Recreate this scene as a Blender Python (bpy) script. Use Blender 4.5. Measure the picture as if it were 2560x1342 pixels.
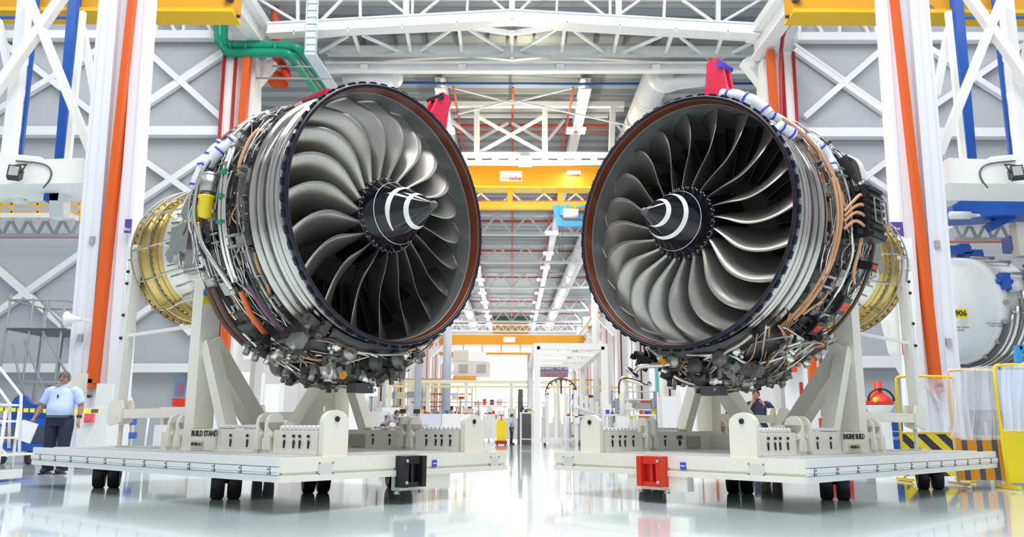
import bpy, math, random
from mathutils import Vector as V, Matrix
pi=math.pi; sin=math.sin; cos=math.cos
D=bpy.data
for o in list(D.objects): D.objects.remove(o)
SC=bpy.context.scene; COL=SC.collection
# ---------------------------------------------------------------- camera
F_PX,PITCH,ROLL,H=1918.2,0.2085,-0.005,0.75
cd=D.cameras.new('camera'); cam=D.objects.new('camera',cd); COL.objects.link(cam); SC.camera=cam
cd.sensor_fit='HORIZONTAL'; cd.sensor_width=36; cd.lens=F_PX/2560*36; cd.clip_end=400; cd.clip_start=.05
cam.matrix_world=Matrix.Translation((0,0,H))@Matrix.Rotation(pi/2+PITCH,4,'X')@Matrix.Rotation(-ROLL,4,'Z')
cd.dof.use_dof=True; cd.dof.focus_distance=9.3; cd.dof.aperture_fstop=2.0
def at(u,v,Y=None,z=None,X=None):
    """real place of a photo pixel on the plane Y=, z= or X="""
    a=(u-1280)/F_PX; b=(671-v)/F_PX; r=-ROLL
    a,b=a*cos(r)-b*sin(r),a*sin(r)+b*cos(r)
    d=V((a,cos(PITCH)-b*sin(PITCH),sin(PITCH)+b*cos(PITCH)))
    k=Y/d.y if Y is not None else ((z-H)/d.z if z is not None else X/d.x)
    return V((d.x*k,d.y*k,d.z*k+H))
# ---------------------------------------------------------------- world, lights, exposure
SC.view_settings.view_transform='Standard'; SC.view_settings.look='None'
SC.view_settings.gamma=1; SC.view_settings.use_curve_mapping=False; SC.view_settings.exposure=EXPO=0.4
W=D.worlds.new('world'); SC.world=W; W.use_nodes=True
W.node_tree.nodes['Background'].inputs[0].default_value=(.86,.93,1,1)
W.node_tree.nodes['Background'].inputs[1].default_value=.5
def area(name,loc,sx,sy,power,color=(1,1,1),rot=(0,0,0)):
    l=D.lights.new(name,'AREA'); l.shape='RECTANGLE'; l.size=sx; l.size_y=sy; l.energy=power; l.color=color
    o=D.objects.new(name,l); COL.objects.link(o); o.location=loc; o.rotation_euler=rot; return o
for x_ in (-3,3): area('hall_light_row',(x_,6,20.8),1.2,20,1500)
for sx in (-1,1):
    area('hall_light_row',(sx*9.0,78,16.2),1.2,88,2500,(1,.98,.97))
    area('bay_light_row',(sx*17,12,17.5),3,26,750,(.93,.95,1))
    area('bay_light_row',(sx*6.0,10,20.5),1.5,24,1500,(1,1,1))
    area('aisle_light_row',(sx*3.2,68,14.5),.5,70,1300,(1,.97,.93))
area('end_glazing',(0,124,7),26,9,2600,(1,.97,.93),(pi/2,0,0))
# ---------------------------------------------------------------- materials
MATS={}
def mat(name,col,rough=.5,metal=0.,var=0.,scale=4.,bump=0.,coat=0.,spec=None,alpha=1.,emit=0.,aniso=0.,stretch=None,trans=0.):
    if name in MATS: return MATS[name]
    m=D.materials.new(name); m.use_nodes=True; N=m.node_tree.nodes; L=m.node_tree.links; b=N['Principled BSDF']
    b.inputs['Base Color'].default_value=(*col,1); b.inputs['Roughness'].default_value=rough; b.inputs['Metallic'].default_value=metal
    if coat: b.inputs['Coat Weight'].default_value=coat; b.inputs['Coat Roughness'].default_value=.04
    if spec is not None: b.inputs['Specular IOR Level'].default_value=spec
    if alpha<1: b.inputs['Alpha'].default_value=alpha
    if trans: b.inputs['Transmission Weight'].default_value=trans
    if aniso: b.inputs['Anisotropic'].default_value=aniso
    if emit: b.inputs['Emission Color'].default_value=(*col,1); b.inputs['Emission Strength'].default_value=emit
    if var or bump:
        tc=N.new('ShaderNodeTexCoord'); no=N.new('ShaderNodeTexNoise'); no.inputs['Scale'].default_value=scale; no.inputs['Detail'].default_value=5
        src=tc.outputs['Object']
        if stretch:
            mp=N.new('ShaderNodeMapping'); mp.inputs['Scale'].default_value=stretch; L.new(src,mp.inputs[0]); src=mp.outputs[0]
        L.new(src,no.inputs['Vector'])
        if var:
            mx=N.new('ShaderNodeMix'); mx.data_type='RGBA'; mx.inputs[6].default_value=(*[c*(1-var) for c in col],1); mx.inputs[7].default_value=(*[min(1,c*(1+var)) for c in col],1)
            L.new(no.outputs['Fac'],mx.inputs[0]); L.new(mx.outputs[2],b.inputs['Base Color'])
            mr=N.new('ShaderNodeMapRange'); mr.inputs[3].default_value=max(0,rough-var*.25); mr.inputs[4].default_value=min(1,rough+var*.25)
            L.new(no.outputs['Fac'],mr.inputs[0]); L.new(mr.outputs[0],b.inputs['Roughness'])
        if bump:
            bp=N.new('ShaderNodeBump'); bp.inputs['Strength'].default_value=bump; bp.inputs['Distance'].default_value=.02
            L.new(no.outputs['Fac'],bp.inputs['Height']); L.new(bp.outputs[0],b.inputs['Normal'])
    MATS[name]=m; return m
def striped(name,c1,c2,scale,axis='Z',rough=.5,metal=0.,duty=.5,bump=0.,diag=False):
    if name in MATS: return MATS[name]
    m=D.materials.new(name); m.use_nodes=True; N=m.node_tree.nodes; L=m.node_tree.links; b=N['Principled BSDF']
    b.inputs['Roughness'].default_value=rough; b.inputs['Metallic'].default_value=metal
    tc=N.new('ShaderNodeTexCoord'); sp=N.new('ShaderNodeSeparateXYZ'); L.new(tc.outputs['Object'],sp.inputs[0])
    src=sp.outputs[axis]
    if diag:
        ad=N.new('ShaderNodeMath'); ad.operation='ADD'; L.new(sp.outputs['X'],ad.inputs[0]); L.new(sp.outputs['Z'],ad.inputs[1]); src=ad.outputs[0]
    mu=N.new('ShaderNodeMath'); mu.operation='MULTIPLY'; mu.inputs[1].default_value=scale; L.new(src,mu.inputs[0])
    fr=N.new('ShaderNodeMath'); fr.operation='FRACT'; L.new(mu.outputs[0],fr.inputs[0])
    gt=N.new('ShaderNodeMath'); gt.operation='GREATER_THAN'; gt.inputs[1].default_value=duty; L.new(fr.outputs[0],gt.inputs[0])
    mx=N.new('ShaderNodeMix'); mx.data_type='RGBA'; mx.inputs[6].default_value=(*c1,1); mx.inputs[7].default_value=(*c2,1)
    L.new(gt.outputs[0],mx.inputs[0]); L.new(mx.outputs[2],b.inputs['Base Color'])
    if bump:
        bp=N.new('ShaderNodeBump'); bp.inputs['Strength'].default_value=bump; bp.inputs['Distance'].default_value=.03
        L.new(fr.outputs[0],bp.inputs['Height']); L.new(bp.outputs[0],b.inputs['Normal'])
    MATS[name]=m; return m
WHITE=mat('white_steel',(.85,.86,.87),.42,var=.04,scale=.7)
WHITE2=mat('warm_white_steel',(.86,.85,.81),.4,var=.04,scale=.8)
PANEL=striped('wall_cladding',(.465,.485,.515),(.48,.50,.53),2.2,'Z',.6,duty=.12)
PANELG=mat('grey_wall_panel',(.40,.41,.42),.6,var=.05,scale=.3)
CREAM=mat('cream_stand_paint',(.87,.845,.74),.38,var=.06,scale=3)
CREAMD=mat('grating_metal',(.70,.70,.67),.35,.25)
ALU=mat('aluminium_trim',(.86,.87,.86),.35,.15,var=.04)
ORANGE=mat('orange_rail_paint',(.66,.095,.003),.45)
YEL=mat('yellow_crane_paint',(.80,.34,.004),.45,var=.05,scale=1)
YELB=mat('bright_yellow',(.88,.66,.01),.4)
BLUE=mat('blue_steel_paint',(.01,.09,.42),.35,var=.06)
BLUEL=mat('light_blue_paint',(.03,.30,.66),.35)
RED=mat('red_paint',(.70,.03,.012),.4)
PINKRED=mat('crimson_composite',(.85,.02,.08),.35,var=.08)
DKRED=mat('dark_red_pipe',(.42,.02,.02),.45)
FARRED=mat('red_oxide_pipe',(.70,.10,.06),.5)
GREEN=mat('green_pipe_paint',(.0,.26,.15),.35,var=.12,scale=2)
RUBBER=mat('black_rubber',(.012,.012,.014),.45,bump=.1,scale=30)
BLACK=mat('black_paint',(.015,.015,.018),.35)
GLOSSBLK=mat('gloss_black',(.004,.005,.010),.07)
NAVY=mat('dark_navy_flange',(.012,.015,.03),.3,.3)
BARREL=mat('bare_case_metal',(.52,.50,.475),.2,1,var=.28,scale=1.5,aniso=.4,stretch=(14,.8,.8))
CASED=mat('dark_case_metal',(.17,.165,.155),.42,.75,var=.45,scale=5)
LINER=mat('case_liner',(.23,.235,.235),.33,.3,var=.14,scale=3)
BROWN=mat('brown_seal',(.15,.042,.022),.3,coat=.4)
TITAN=mat('titanium_blade',(.44,.42,.38),.32,.82,var=.12,scale=1.5)
OGV=mat('dark_vane_metal',(.20,.19,.18),.35,.6)
GOLD=mat('gold_heat_foil',(.58,.42,.14),.27,1,var=.35,scale=4,bump=.25)
SILV=mat('silver_pipe',(.72,.70,.66),.22,1)
STEELG=mat('cast_grey_metal',(.42,.42,.40),.4,.8,var=.25,scale=8)
DARKM=mat('dark_grey_metal',(.09,.09,.09),.4,.6,var=.3,scale=9)
TAN=mat('tan_harness',(.62,.33,.17),.5)
BRNH=mat('brown_hose',(.12,.06,.045),.5)
PURP=mat('purple_hose',(.16,.07,.12),.45)
ORH=mat('orange_hose',(.85,.17,.04),.45)
WRAP=mat('white_plastic_wrap',(.86,.87,.92),.3,bump=.5,scale=30)
BTAPE=mat('blue_tape',(.06,.08,.62),.4)
PEARL=mat('white_paint_mark',(.9,.9,.9),.4)
ROOFM=striped('corrugated_roof',(.17,.21,.24),(.30,.345,.37),.9,'Y',.5,.2,duty=.5,bump=.5)
LAMP=mat('lamp_glow',(.93,.95,1.),.4,emit=9)
LAMPW=mat('warm_lamp_glow',(1.,.9,.7),.4,emit=14)
SKIN=mat('skin',(.42,.22,.14),.5,var=.06,scale=6)
SHIRT=mat('pale_blue_shirt',(.50,.62,.90),.8,bump=.15,scale=12)
NAVYC=mat('navy_cloth',(.018,.022,.05),.85,bump=.15,scale=12)
HAIR=mat('dark_hair',(.02,.017,.016),.6)
PAPER=mat('paper_white',(.85,.87,.92),.6)
DKGREY=mat('dark_grey_paint',(.10,.10,.11),.5)
MIDG=mat('mid_grey_paint',(.36,.37,.39),.45)
CABW=mat('pale_cabinet_paint',(.74,.76,.76),.4)
BEIGE=mat('beige_panel',(.66,.62,.54),.5)
FLUO=mat('fluorescent_green',(.62,.85,.0),.5)
PURPLE=mat('purple_sign',(.10,.05,.28),.45)
TEAL=mat('teal_panel',(.1,.50,.45),.5)
# ---------------------------------------------------------------- mesh builder
class MB:
    def __init__(s): s.v=[]; s.f=[]; s.sm=[]
    def add(s,vs,fs,smooth=False):
        n=len(s.v); s.v+= [V(q) for q in vs]; s.f+=[[i+n for i in f] for f in fs]; s.sm+=[smooth]*len(fs); return s
    def box(s,c,sz,rot=None):
        x,y,z=[q/2 for q in sz]; c=V(c)
        vs=[V((a*x,b*y,d*z)) for a in(-1,1) for b in(-1,1) for d in(-1,1)]
        if rot is not None: vs=[rot@q for q in vs]
        return s.add([c+q for q in vs],[(0,1,3,2),(4,6,7,5),(0,4,5,1),(2,3,7,6),(0,2,6,4),(1,5,7,3)])
    def bx(s,x0,x1,y0,y1,z0,z1): return s.box(((x0+x1)/2,(y0+y1)/2,(z0+z1)/2),(abs(x1-x0),abs(y1-y0),abs(z1-z0)))
    def beam(s,p,q,w,h=None,up=(0,0,1)):
        p=V(p);q=V(q);d=(q-p); L=d.length; d=d/L; h=h or w; up=V(up)
        if abs(d.dot(up))>.98: up=V((0,1,0)) if abs(d.y)<.9 else V((1,0,0))
        a=d.cross(up).normalized(); b=a.cross(d)
        R=Matrix((d,a,b)).transposed()
        return s.box((p+q)/2,(L,w,h),R)
    def ibeam(s,p,q,w,h,t=.05,up=(0,0,1)):
        p=V(p);q=V(q);d=(q-p).normalized();u=V(up);a=d.cross(u).normalized();b=a.cross(d)
        s.beam(p,q,t,h,up); s.beam(p+b*(h/2),q+b*(h/2),w,t,up); return s.beam(p-b*(h/2),q-b*(h/2),w,t,up)
    def tube(s,pts,r,n=8,cap=True,rb=None):
        pts=[V(q) for q in pts]; rs=r if isinstance(r,(list,tuple)) else [r]*len(pts)
        ring=[];prev=None
        for i,q in enumerate(pts):
            d=(pts[min(i+1,len(pts)-1)]-pts[max(i-1,0)]).normalized()
            if prev is None:
                a=d.cross(V((0,0,1)));
                if a.length<.1: a=d.cross(V((1,0,0)))
            else: a=prev-d*prev.dot(d)
            a.normalize(); prev=a; b=d.cross(a)
            ring+=[q+(a*cos(2*pi*k/n)+b*sin(2*pi*k/n))*rs[i] for k in range(n)]
        fs=[]
        for i in range(len(pts)-1):
            for k in range(n): fs.append((i*n+k,i*n+(k+1)%n,(i+1)*n+(k+1)%n,(i+1)*n+k))
        s.add(ring,fs,True)
        if cap:
            m=len(s.v)-len(ring)
            s.f.append([m+k for k in range(n)][::-1]); s.sm.append(False)
            s.f.append([m+(len(pts)-1)*n+k for k in range(n)]); s.sm.append(False)
        return s
    def cyl(s,p,q,r,n=16,r2=None): return s.tube([p,q],[r,r if r2 is None else r2],n)
    def lathe(s,prof,n=64,T=None,a0=0,a1=360,smooth=True):
        """profile (x,r) turned about the X axis"""
        full=abs(a1-a0)>=360; m=n if full else n+1; vs=[]
        for (x,r) in prof:
            for k in range(m):
                t=math.radians(a0+(a1-a0)*k/n); vs.append(V((x,r*cos(t),r*sin(t))))
        if T is not None: vs=[T@q for q in vs]
        fs=[(i*m+k,i*m+(k+1)%m,(i+1)*m+(k+1)%m,(i+1)*m+k) for i in range(len(prof)-1) for k in range(n)]
        s.add(vs,fs,smooth)
        if not full:
            k0=len(s.v)-len(vs); s.f.append([k0+i*m for i in range(len(prof))]); s.f.append([k0+i*m+n for i in range(len(prof))][::-1]); s.sm+=[False,False]
        return s
    def prism(s,poly,o,ax,ay,t):
        """flat outline (a,b) in the plane ax,ay at o, thickened by t along ax x ay"""
        o=V(o);ax=V(ax).normalized();ay=V(ay).normalized();nz=ax.cross(ay)*(t/2); n=len(poly)
        lo=[o+ax*a+ay*b-nz for a,b in poly]; hi=[o+ax*a+ay*b+nz for a,b in poly]
        return s.add(lo+hi,[list(range(n))[::-1],[n+i for i in range(n)]]+[(i,(i+1)%n,n+(i+1)%n,n+i) for i in range(n)])
    def ball(s,c,r,n=10,sc=(1,1,1),rot=None):
        c=V(c); vs=[];m=n//2+1
        for i in range(m):
            t=pi*i/(m-1)
            for k in range(n):
                q=V((sin(t)*cos(2*pi*k/n)*sc[0],sin(t)*sin(2*pi*k/n)*sc[1],cos(t)*sc[2]))*r
                vs.append(c+(rot@q if rot is not None else q))
        return s.add(vs,[(i*n+k,(i+1)*n+k,(i+1)*n+(k+1)%n,i*n+(k+1)%n) for i in range(m-1) for k in range(n)],True)
    def build(s,name,m,parent=None,local=False,flat=False):
        me=D.meshes.new(name); off=V((0,0,0)); loc=V((0,0,0))
        if parent is None and not local:
            xs=[q.x for q in s.v];ys=[q.y for q in s.v]
            loc=V(((min(xs)+max(xs))/2,(min(ys)+max(ys))/2,min(q.z for q in s.v))); off=loc
        elif parent is not None and not local: off=worldoff(parent)
        me.from_pydata([tuple(q-off) for q in s.v],[],s.f); me.materials.append(m)
        me.polygons.foreach_set('use_smooth',[x and not flat for x in s.sm]); me.update()
        o=D.objects.new(name,me); COL.objects.link(o); o.location=loc
        if parent is not None: o.parent=parent
        return o
def worldoff(p):
    w=V((0,0,0))
    while p is not None: w=w+p.location; p=p.parent
    return w
def tag(o,label=None,cat=None,group=None,kind=None):
    if label: o['label']=label
    if cat: o['category']=cat
    if group: o['group']=group
    if kind: o['kind']=kind
    return o
def empty(name,loc,label,cat,group=None):
    o=D.objects.new(name,None); COL.objects.link(o); o.location=loc; o.empty_display_size=.2
    return tag(o,label,cat,group)
def struct(name,mb,m): return tag(mb.build(name,m),kind='structure')
def kids(o): return [c for c in D.objects if c.parent==o]
def dup(o,loc=None,label=None,group=None,parent=None):
    c=o.copy(); COL.objects.link(c)
    if parent is not None: c.parent=parent
    if loc is not None: c.location=loc
    if label: c['label']=label
    if group: c['group']=group
    for k in kids(o): dup(k,parent=c)
    return c
def text(name,body,size,m,o,ax,ay,parent=None,th=.004,align='CENTER',label=None,local=False,bold=0.):
    """lettering built as a mesh, lying in the plane ax (reading direction), ay (up)"""
    cu=D.curves.new('t','FONT'); cu.body=body; cu.size=size; cu.align_x=align; cu.align_y='CENTER'; cu.extrude=th/2; cu.offset=bold; cu.resolution_u=3
    t=D.objects.new('t',cu); COL.objects.link(t); dg=bpy.context.evaluated_depsgraph_get()
    me=D.meshes.new_from_object(t.evaluated_get(dg)); D.objects.remove(t)
    ax=V(ax).normalized();ay=V(ay).normalized();nz=ax.cross(ay); o=V(o)
    mb=MB(); mb.add([o+ax*q.co.x+ay*q.co.y+nz*q.co.z for q in me.vertices],[list(f.vertices) for f in me.polygons]); D.meshes.remove(me)
    r=mb.build(name,m,parent,local)
    if label: r['label']=label
    return r
# ================================================================ ENGINES
ZC=3.2325; EZ=2.05
def Cc(s,ph,r): t=math.radians(ph); return V((s,r*cos(t),r*sin(t)))
def chaikin(P,k=1):
    for _ in range(k):
        Q=[P[0]]
        for a,b in zip(P,P[1:]): Q+=[a*.75+b*.25,a*.25+b*.75]
        P=Q+[P[-1]]
    return P
def cpath(ctl,k=1):
    P=[V(c) for c in ctl]; Q=[P[0]]
    for a,b in zip(P,P[1:]):
        n=max(1,int(abs(b.y-a.y)/7))
        for i in range(1,n+1): Q.append(a.lerp(b,i/n))
    return chaikin([Cc(*q) for q in Q],k)
def eb(mb,name,m,parent,flat=False):
    mb.v=[q+V((0,0,EZ)) for q in mb.v]; return mb.build(name,m,parent,local=True,flat=flat)
def lerp_tab(t,tab):
    n=len(tab)
    for i in range(n-1):
        (x0,y0),(x1,y1)=tab[i],tab[i+1]
        if t<=x1+1e-9:
            s=lambda k:(tab[min(k+1,n-1)][1]-tab[max(k-1,0)][1])/(tab[min(k+1,n-1)][0]-tab[max(k-1,0)][0])
            h=x1-x0; u=(t-x0)/h; m0,m1=s(i)*h,s(i+1)*h
            return (2*u**3-3*u*u+1)*y0+(u**3-2*u*u+u)*m0+(-2*u**3+3*u*u)*y1+(u**3-u*u)*m1
    return tab[-1][1]
NB=20
def blade_mesh():
    nr,nc=26,12; R0,R1=.40,1.465; mid=[];th=[]
    for i in range(nr+1):
        t=i/nr; r=R0+(R1-R0)*t
        pl=lerp_tab(t,[(0,0),(.2,-7.5),(.45,-12.5),(.72,-9.5),(1,0)]); xl=lerp_tab(t,[(0,-.13),(.4,-.06),(.75,-.11),(1,-.31)])
        pt=lerp_tab(t,[(0,13),(.3,9),(.6,9),(1,19.5)]); xt=lerp_tab(t,[(0,-.60),(.5,-.66),(1,-.70)])
        row=[]
        for j in range(nc+1):
            c=j/nc
            k=c+(.16-.05*t)*sin(pi*c)          # camber: turns faster near the leading edge
            row.append(Cc(xl+(xt-xl)*c,pl+(pt-pl)*k,r)); 
        mid.append(row); th.append([.034*(1-.62*t)*max(.10,(c:=j/nc)**.5*(1-c)*2.2) for j in range(nc+1)])
    mb=MB(); up=[];lo=[]
    for i in range(nr+1):
        for j in range(nc+1):
            a=mid[min(i+1,nr)][j]-mid[max(i-1,0)][j]; b=mid[i][min(j+1,nc)]-mid[i][max(j-1,0)]
            n=a.cross(b).normalized(); up.append(mid[i][j]+n*th[i][j]/2); lo.append(mid[i][j]-n*th[i][j]/2)
    m=nc+1; q=len(up); fs=[]
    for i in range(nr):
        for j in range(nc):
            fs.append((i*m+j,i*m+j+1,(i+1)*m+j+1,(i+1)*m+j)); fs.append((q+i*m+j,q+(i+1)*m+j,q+(i+1)*m+j+1,q+i*m+j+1))
        for j in (0,nc): f=(i*m+j,(i+1)*m+j,q+(i+1)*m+j,q+i*m+j); fs.append(f if j==0 else f[::-1])
    for i in (0,nr):
        for j in range(nc): fs.append((i*m+j,q+i*m+j,q+i*m+j+1,i*m+j+1))
    mb.add(up+lo,fs,True); return mb
def vane_mesh():
    mb=MB(); vs=[]
    for r in (.72,1.1,1.47):
        for x,p in ((-1.02,0),(-1.15,-3.5),(-1.38,-6)): vs.append(Cc(x,p,r))
    for r in (.72,1.1,1.47):
        for x,p in ((-1.02,.6),(-1.15,-2.6),(-1.38,-5.6)): vs.append(Cc(x,p,r))
    fs=[]
    for o,fl in((0,0),(9,1)):
        for i in range(2):
            for j in range(2):
                f=[o+i*3+j,o+i*3+j+1,o+i*3+j+4,o+i*3+j+3]; fs.append(f if fl else f[::-1])
    fs+=[(0,3,12,9),(3,6,15,12),(2,11,14,5),(5,14,17,8)]
    mb.add(vs,fs,True); return mb
def spiral_mesh(rot=0):
    vs=[];N=110; fs=[]
    for i in range(N+1):
        t=i/N; ph=238+rot-575*t; x0=.14+.31*t; w=.027; w*=min(1,.25+8*t,.15+7*(1-t))
        for x in (x0-w,x0,x0+w): vs.append(Cc(x,ph,spin_r(x)+.0035))
    for i in range(N):
        for k in (0,1): a=i*3+k; fs.append((a,a+1,a+4,a+3))
    mb=MB(); mb.add(vs,fs,True); return mb
def spin_r(x):
    x=max(-.12,min(.65,x)); 
    return .012+.425*((.65-x)/.77)**.93 if x<.63 else .012+.425*((.65-x)/.77)**.75
PIPEM=[SILV,SILV,SILV,STEELG,BRNH,DARKM,TAN,SILV]
def engine(name,label,loc,fwd,side,phase,seed):
    rnd=random.Random(seed)
    root=empty(name,(loc[0],loc[1],ZC-EZ),label,'jet engine','jet engines on build stands')
    root.rotation_euler=(0,0,math.atan2(fwd[1],fwd[0]))
    vis=(118,292) if side=='L' else (-112,62)     # the flank that faces the hall's middle viewpoint
    out=180 if side=='L' else 0
    # --- case barrel with stepped ribs
    prof=[(-.03,1.50),(-.03,1.518),(-.07,1.518),(-.075,1.503),(-.19,1.503),(-.195,1.512),(-.215,1.512),(-.22,1.505),(-.27,1.505),(-.275,1.522),(-.295,1.522),(-.30,1.508),(-.325,1.508),(-.33,1.526),(-.35,1.526),(-.355,1.510),(-.50,1.512),(-.505,1.518),(-.515,1.518),(-.52,1.512),(-.60,1.512),(-.61,1.54),(-.63,1.54),(-.64,1.51)]
    eb(MB().lathe(prof,128),'fan_case',BARREL,root)
    eb(MB().lathe([(-.635,1.545),(-.64,1.50),(-.90,1.49),(-.905,1.515),(-.93,1.515),(-.935,1.48),(-1.25,1.465),(-1.255,1.495),(-1.285,1.495),(-1.29,1.455),(-1.70,1.42),(-1.705,1.47),(-1.76,1.47),(-1.77,1.38),(-1.775,1.2),(-1.9,.95),(-2.05,.80)],96),'rear_fan_case',CASED,root)
    # --- front flange ring and its bolted tabs
    fl=MB().lathe([(-.055,1.50),(-.055,1.535),(-.02,1.545),(.012,1.538),(.02,1.525),(.02,1.512),(.0,1.498),(-.06,1.492)],128)
    fr=eb(fl,'front_flange',NAVY,root)
    NT=58; tb=MB()
    for i in range(NT):
        a=360/NT*i; w=360/NT*.24
        vs=[];
        for x in(-.045,-.012):
            for ph,r in((a-w*1.5,1.53),(a-w,1.568),(a+w,1.568),(a+w*1.5,1.53)): vs.append(Cc(x,ph,r))
        tb.add(vs,[(0,1,2,3)[::-1],(4,5,6,7),(0,4,5,1)[::-1],(1,5,6,2)[::-1],(2,6,7,3)[::-1]])
    bo=tb
    for i in range(NT):
        for q in(-1,1): c=Cc(-.012,360/NT*(i+q*.17),1.555); bo.cyl(c,c+V((.012,0,0)),.008,6)
    eb(bo,'flange_tabs',NAVY,fr)
    sc=MB()                                              # pale seal tongues behind every other gap
    for i in range(NT):
        if i%2: continue
        a=360/NT*(i+.5)
        vs=[Cc(-.05,a+w,1.56) for w in(-3,0,3)]+[Cc(-.13,a+w,1.512) for w in(-2.2,0,2.2)]
        sc.add(vs,[(0,1,4,3),(1,2,5,4)])
    sc.lathe([(-.05,1.502),(-.05,1.52),(-.065,1.52),(-.065,1.502)],96)
    eb(sc,'seal_tongues',mat('pale_sealant',(.80,.80,.78),.5),root)
    # --- inside of the case
    eb(MB().lathe([(-.06,1.492),(.0,1.499),(.006,1.494),(-.02,1.484),(-.13,1.474)],128),'seal_ring',BROWN,root)
    eb(MB().lathe([(-.13,1.474),(-.135,1.468),(-.165,1.470),(-.34,1.476),(-.345,1.470),(-.75,1.472),(-.76,1.465),(-1.7,1.43),(-1.75,1.25)],96),'case_lining',LINER,root)
    # --- spinner, hub, blades
    spx=[-.12+.77*i/26 for i in range(27)]
    sp=eb(MB().lathe([(x,spin_r(x)) for x in spx]+[(.652,.0)],64),'spinner',GLOSSBLK,root)
    eb(spiral_mesh(0 if side=='L' else -138),'spiral_mark',PEARL,sp)
    eb(MB().lathe([(x,spin_r(x)+.003) for x in(.020,.0235,.027)],64),'ring_line',PEARL,sp)
    eb(MB().lathe([(.60,spin_r(.60)+.002),(.63,spin_r(.63)+.004),(.648,.028),(.668,.012),(.67,0)],24),'rubber_tip',DKGREY,sp)
    hb=eb(MB().lathe([(-.10,.40),(-.125,.425),(-.14,.445),(-.70,.53),(-.72,.30)],64),'fan_hub',GLOSSBLK,root)
    hbo=MB()
    for i in range(40):
        c=Cc(-.115,i*9+2,.43); d=Cc(-.095,i*9+2,.437); hbo.cyl(c,d,.008,8)
        if i%2: 
            c=Cc(-.13,i*9,.445); hbo.ball(c,.010,6)
    eb(hbo,'hub_bolts',STEELG,hb)
    b0=eb(blade_mesh(),'fan_blade',TITAN,root)
    vb=b0.data; vb.transform(Matrix.Translation((0,0,-EZ)))
    for i in range(NB):
        o=b0 if i==0 else b0.copy()
        if i: COL.objects.link(o)
        o.location=(0,0,EZ); o.rotation_euler=(math.radians(phase+18*i),0,0)
    v0=eb(vane_mesh(),'guide_vane',OGV,root); v0.data.transform(Matrix.Translation((0,0,-EZ)))
    for i in range(38):
        o=v0 if i==0 else v0.copy()
        if i: COL.objects.link(o)
        o.location=(0,0,EZ); o.rotation_euler=(math.radians(360/38*i),0,0)
    eb(MB().lathe([(-.72,.53),(-.9,.60),(-1.0,.70),(-1.05,.74),(-1.7,.80),(-1.75,1.43)],64),'inner_fairing',OGV,root)
    # --- core behind the fan case
    eb(MB().lathe([(-1.9,.75),(-2.3,.74),(-2.9,.72),(-3.0,.86),(-3.05,.86),(-3.06,.80),(-3.35,.83),(-3.62,.87),(-3.63,.90),(-3.67,.90)],72),'core_casing',mat('core_pale_metal',(.70,.68,.64),.35,.85,var=.12,scale=3),root)
    cr=MB()
    for i in range(36): 
        a=i*10; cr.tube([Cc(-3.08,a,.815),Cc(-3.6,a,.885)],.012,6)
    eb(cr,'casing_ribs',SILV,root)
    tt=MB().lathe([(-3.67,.90),(-3.70,.94),(-3.73,.94),(-3.735,.88),(-3.82,.885),(-3.86,.93),(-3.93,.93),(-3.96,.89),(-4.08,.90),(-4.12,.95),(-4.2,.95),(-4.24,.92),(-4.34,.93),(-4.35,.965),(-4.40,.965),(-4.41,.86),(-4.5,.6),(-4.52,.2),(-4.52,0)],96)
    for i in range(54):
        c=Cc(-4.375,i*360/54,.965); tt.cyl(c+V((.035,0,0)),c-V((.035,0,0)),.02,6)
    for i in range(72):
        c=Cc(-3.90,i*5,.935); tt.box(c,(.05,.03,.03),Matrix.Rotation(math.radians(i*5),3,'X'))
    eb(tt,'turbine_case',GOLD,root)
    for (s,r,a0,a1) in ((-4.0,1.03,100,262),(-4.18,1.04,110,255),(-3.78,1.0,95,250)):
        if side=='R': a0,a1=180-a0,180-a1
        p=eb(MB().tube(cpath([(s,a0,r),(s-.03,(a0+a1)/2,r+.02),(s,a1,r)]),.011,6),'pipe',STEELG,root)
    for a in ((150,180,205,232) if side=='L' else (30,0,-25,-52)):
        eb(MB().tube(cpath([(-2.9,a,.93),(-3.6,a,.96),(-3.9,a+3,1.02),(-4.25,a+2,1.02)]),.014,6),'pipe',GOLD if rnd.random()<.4 else SILV,root)
    # big grey mount frame and gear drive between case and core (visible flank)
    mbk=MB(); 
    S=1 if side=='L' else -1
    A=lambda a: a if side=='L' else 180-a
    for a in (150,172,196,215):
        mbk.beam(Cc(-1.85,A(a),1.25),Cc(-2.9,A(a),.92),.10,.12)
    mbk.box(Cc(-2.55,A(188),1.12),(.42,.30,.34)); mbk.box(Cc(-2.3,A(203),1.18),(.35,.22,.30)); 
    mbk.cyl(Cc(-2.1,A(176),1.2),Cc(-2.1,A(176),1.42),.14,16); mbk.cyl(Cc(-2.75,A(196),1.0),Cc(-2.75,A(196),1.30),.09,14)
    eb(mbk,'mount_struts',STEELG,root)
    for (s0,a0,s1,a1,r) in ((-1.8,150,-2.9,168,.03),(-1.8,205,-3.3,188,.022),(-1.8,225,-2.8,214,.035),(-1.8,165,-3.2,178,.018)):
        eb(MB().tube(cpath([(s0,A(a0),1.45),((s0+s1)/2,A(a0),1.32),((s0+s1)/2-.1,A(a1),1.2),(s1,A(a1),.98)]),r,8),'pipe',SILV,root)
    # --- dressed zone: brackets, pipe runs, cables, units
    lo,hi=vis
    bk=MB().box((0,0,.02),(.10,.09,.05)).box((.0,.035,.07),(.10,.015,.09)).box((0,-.035,.07),(.10,.015,.09))
    b0=None
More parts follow.
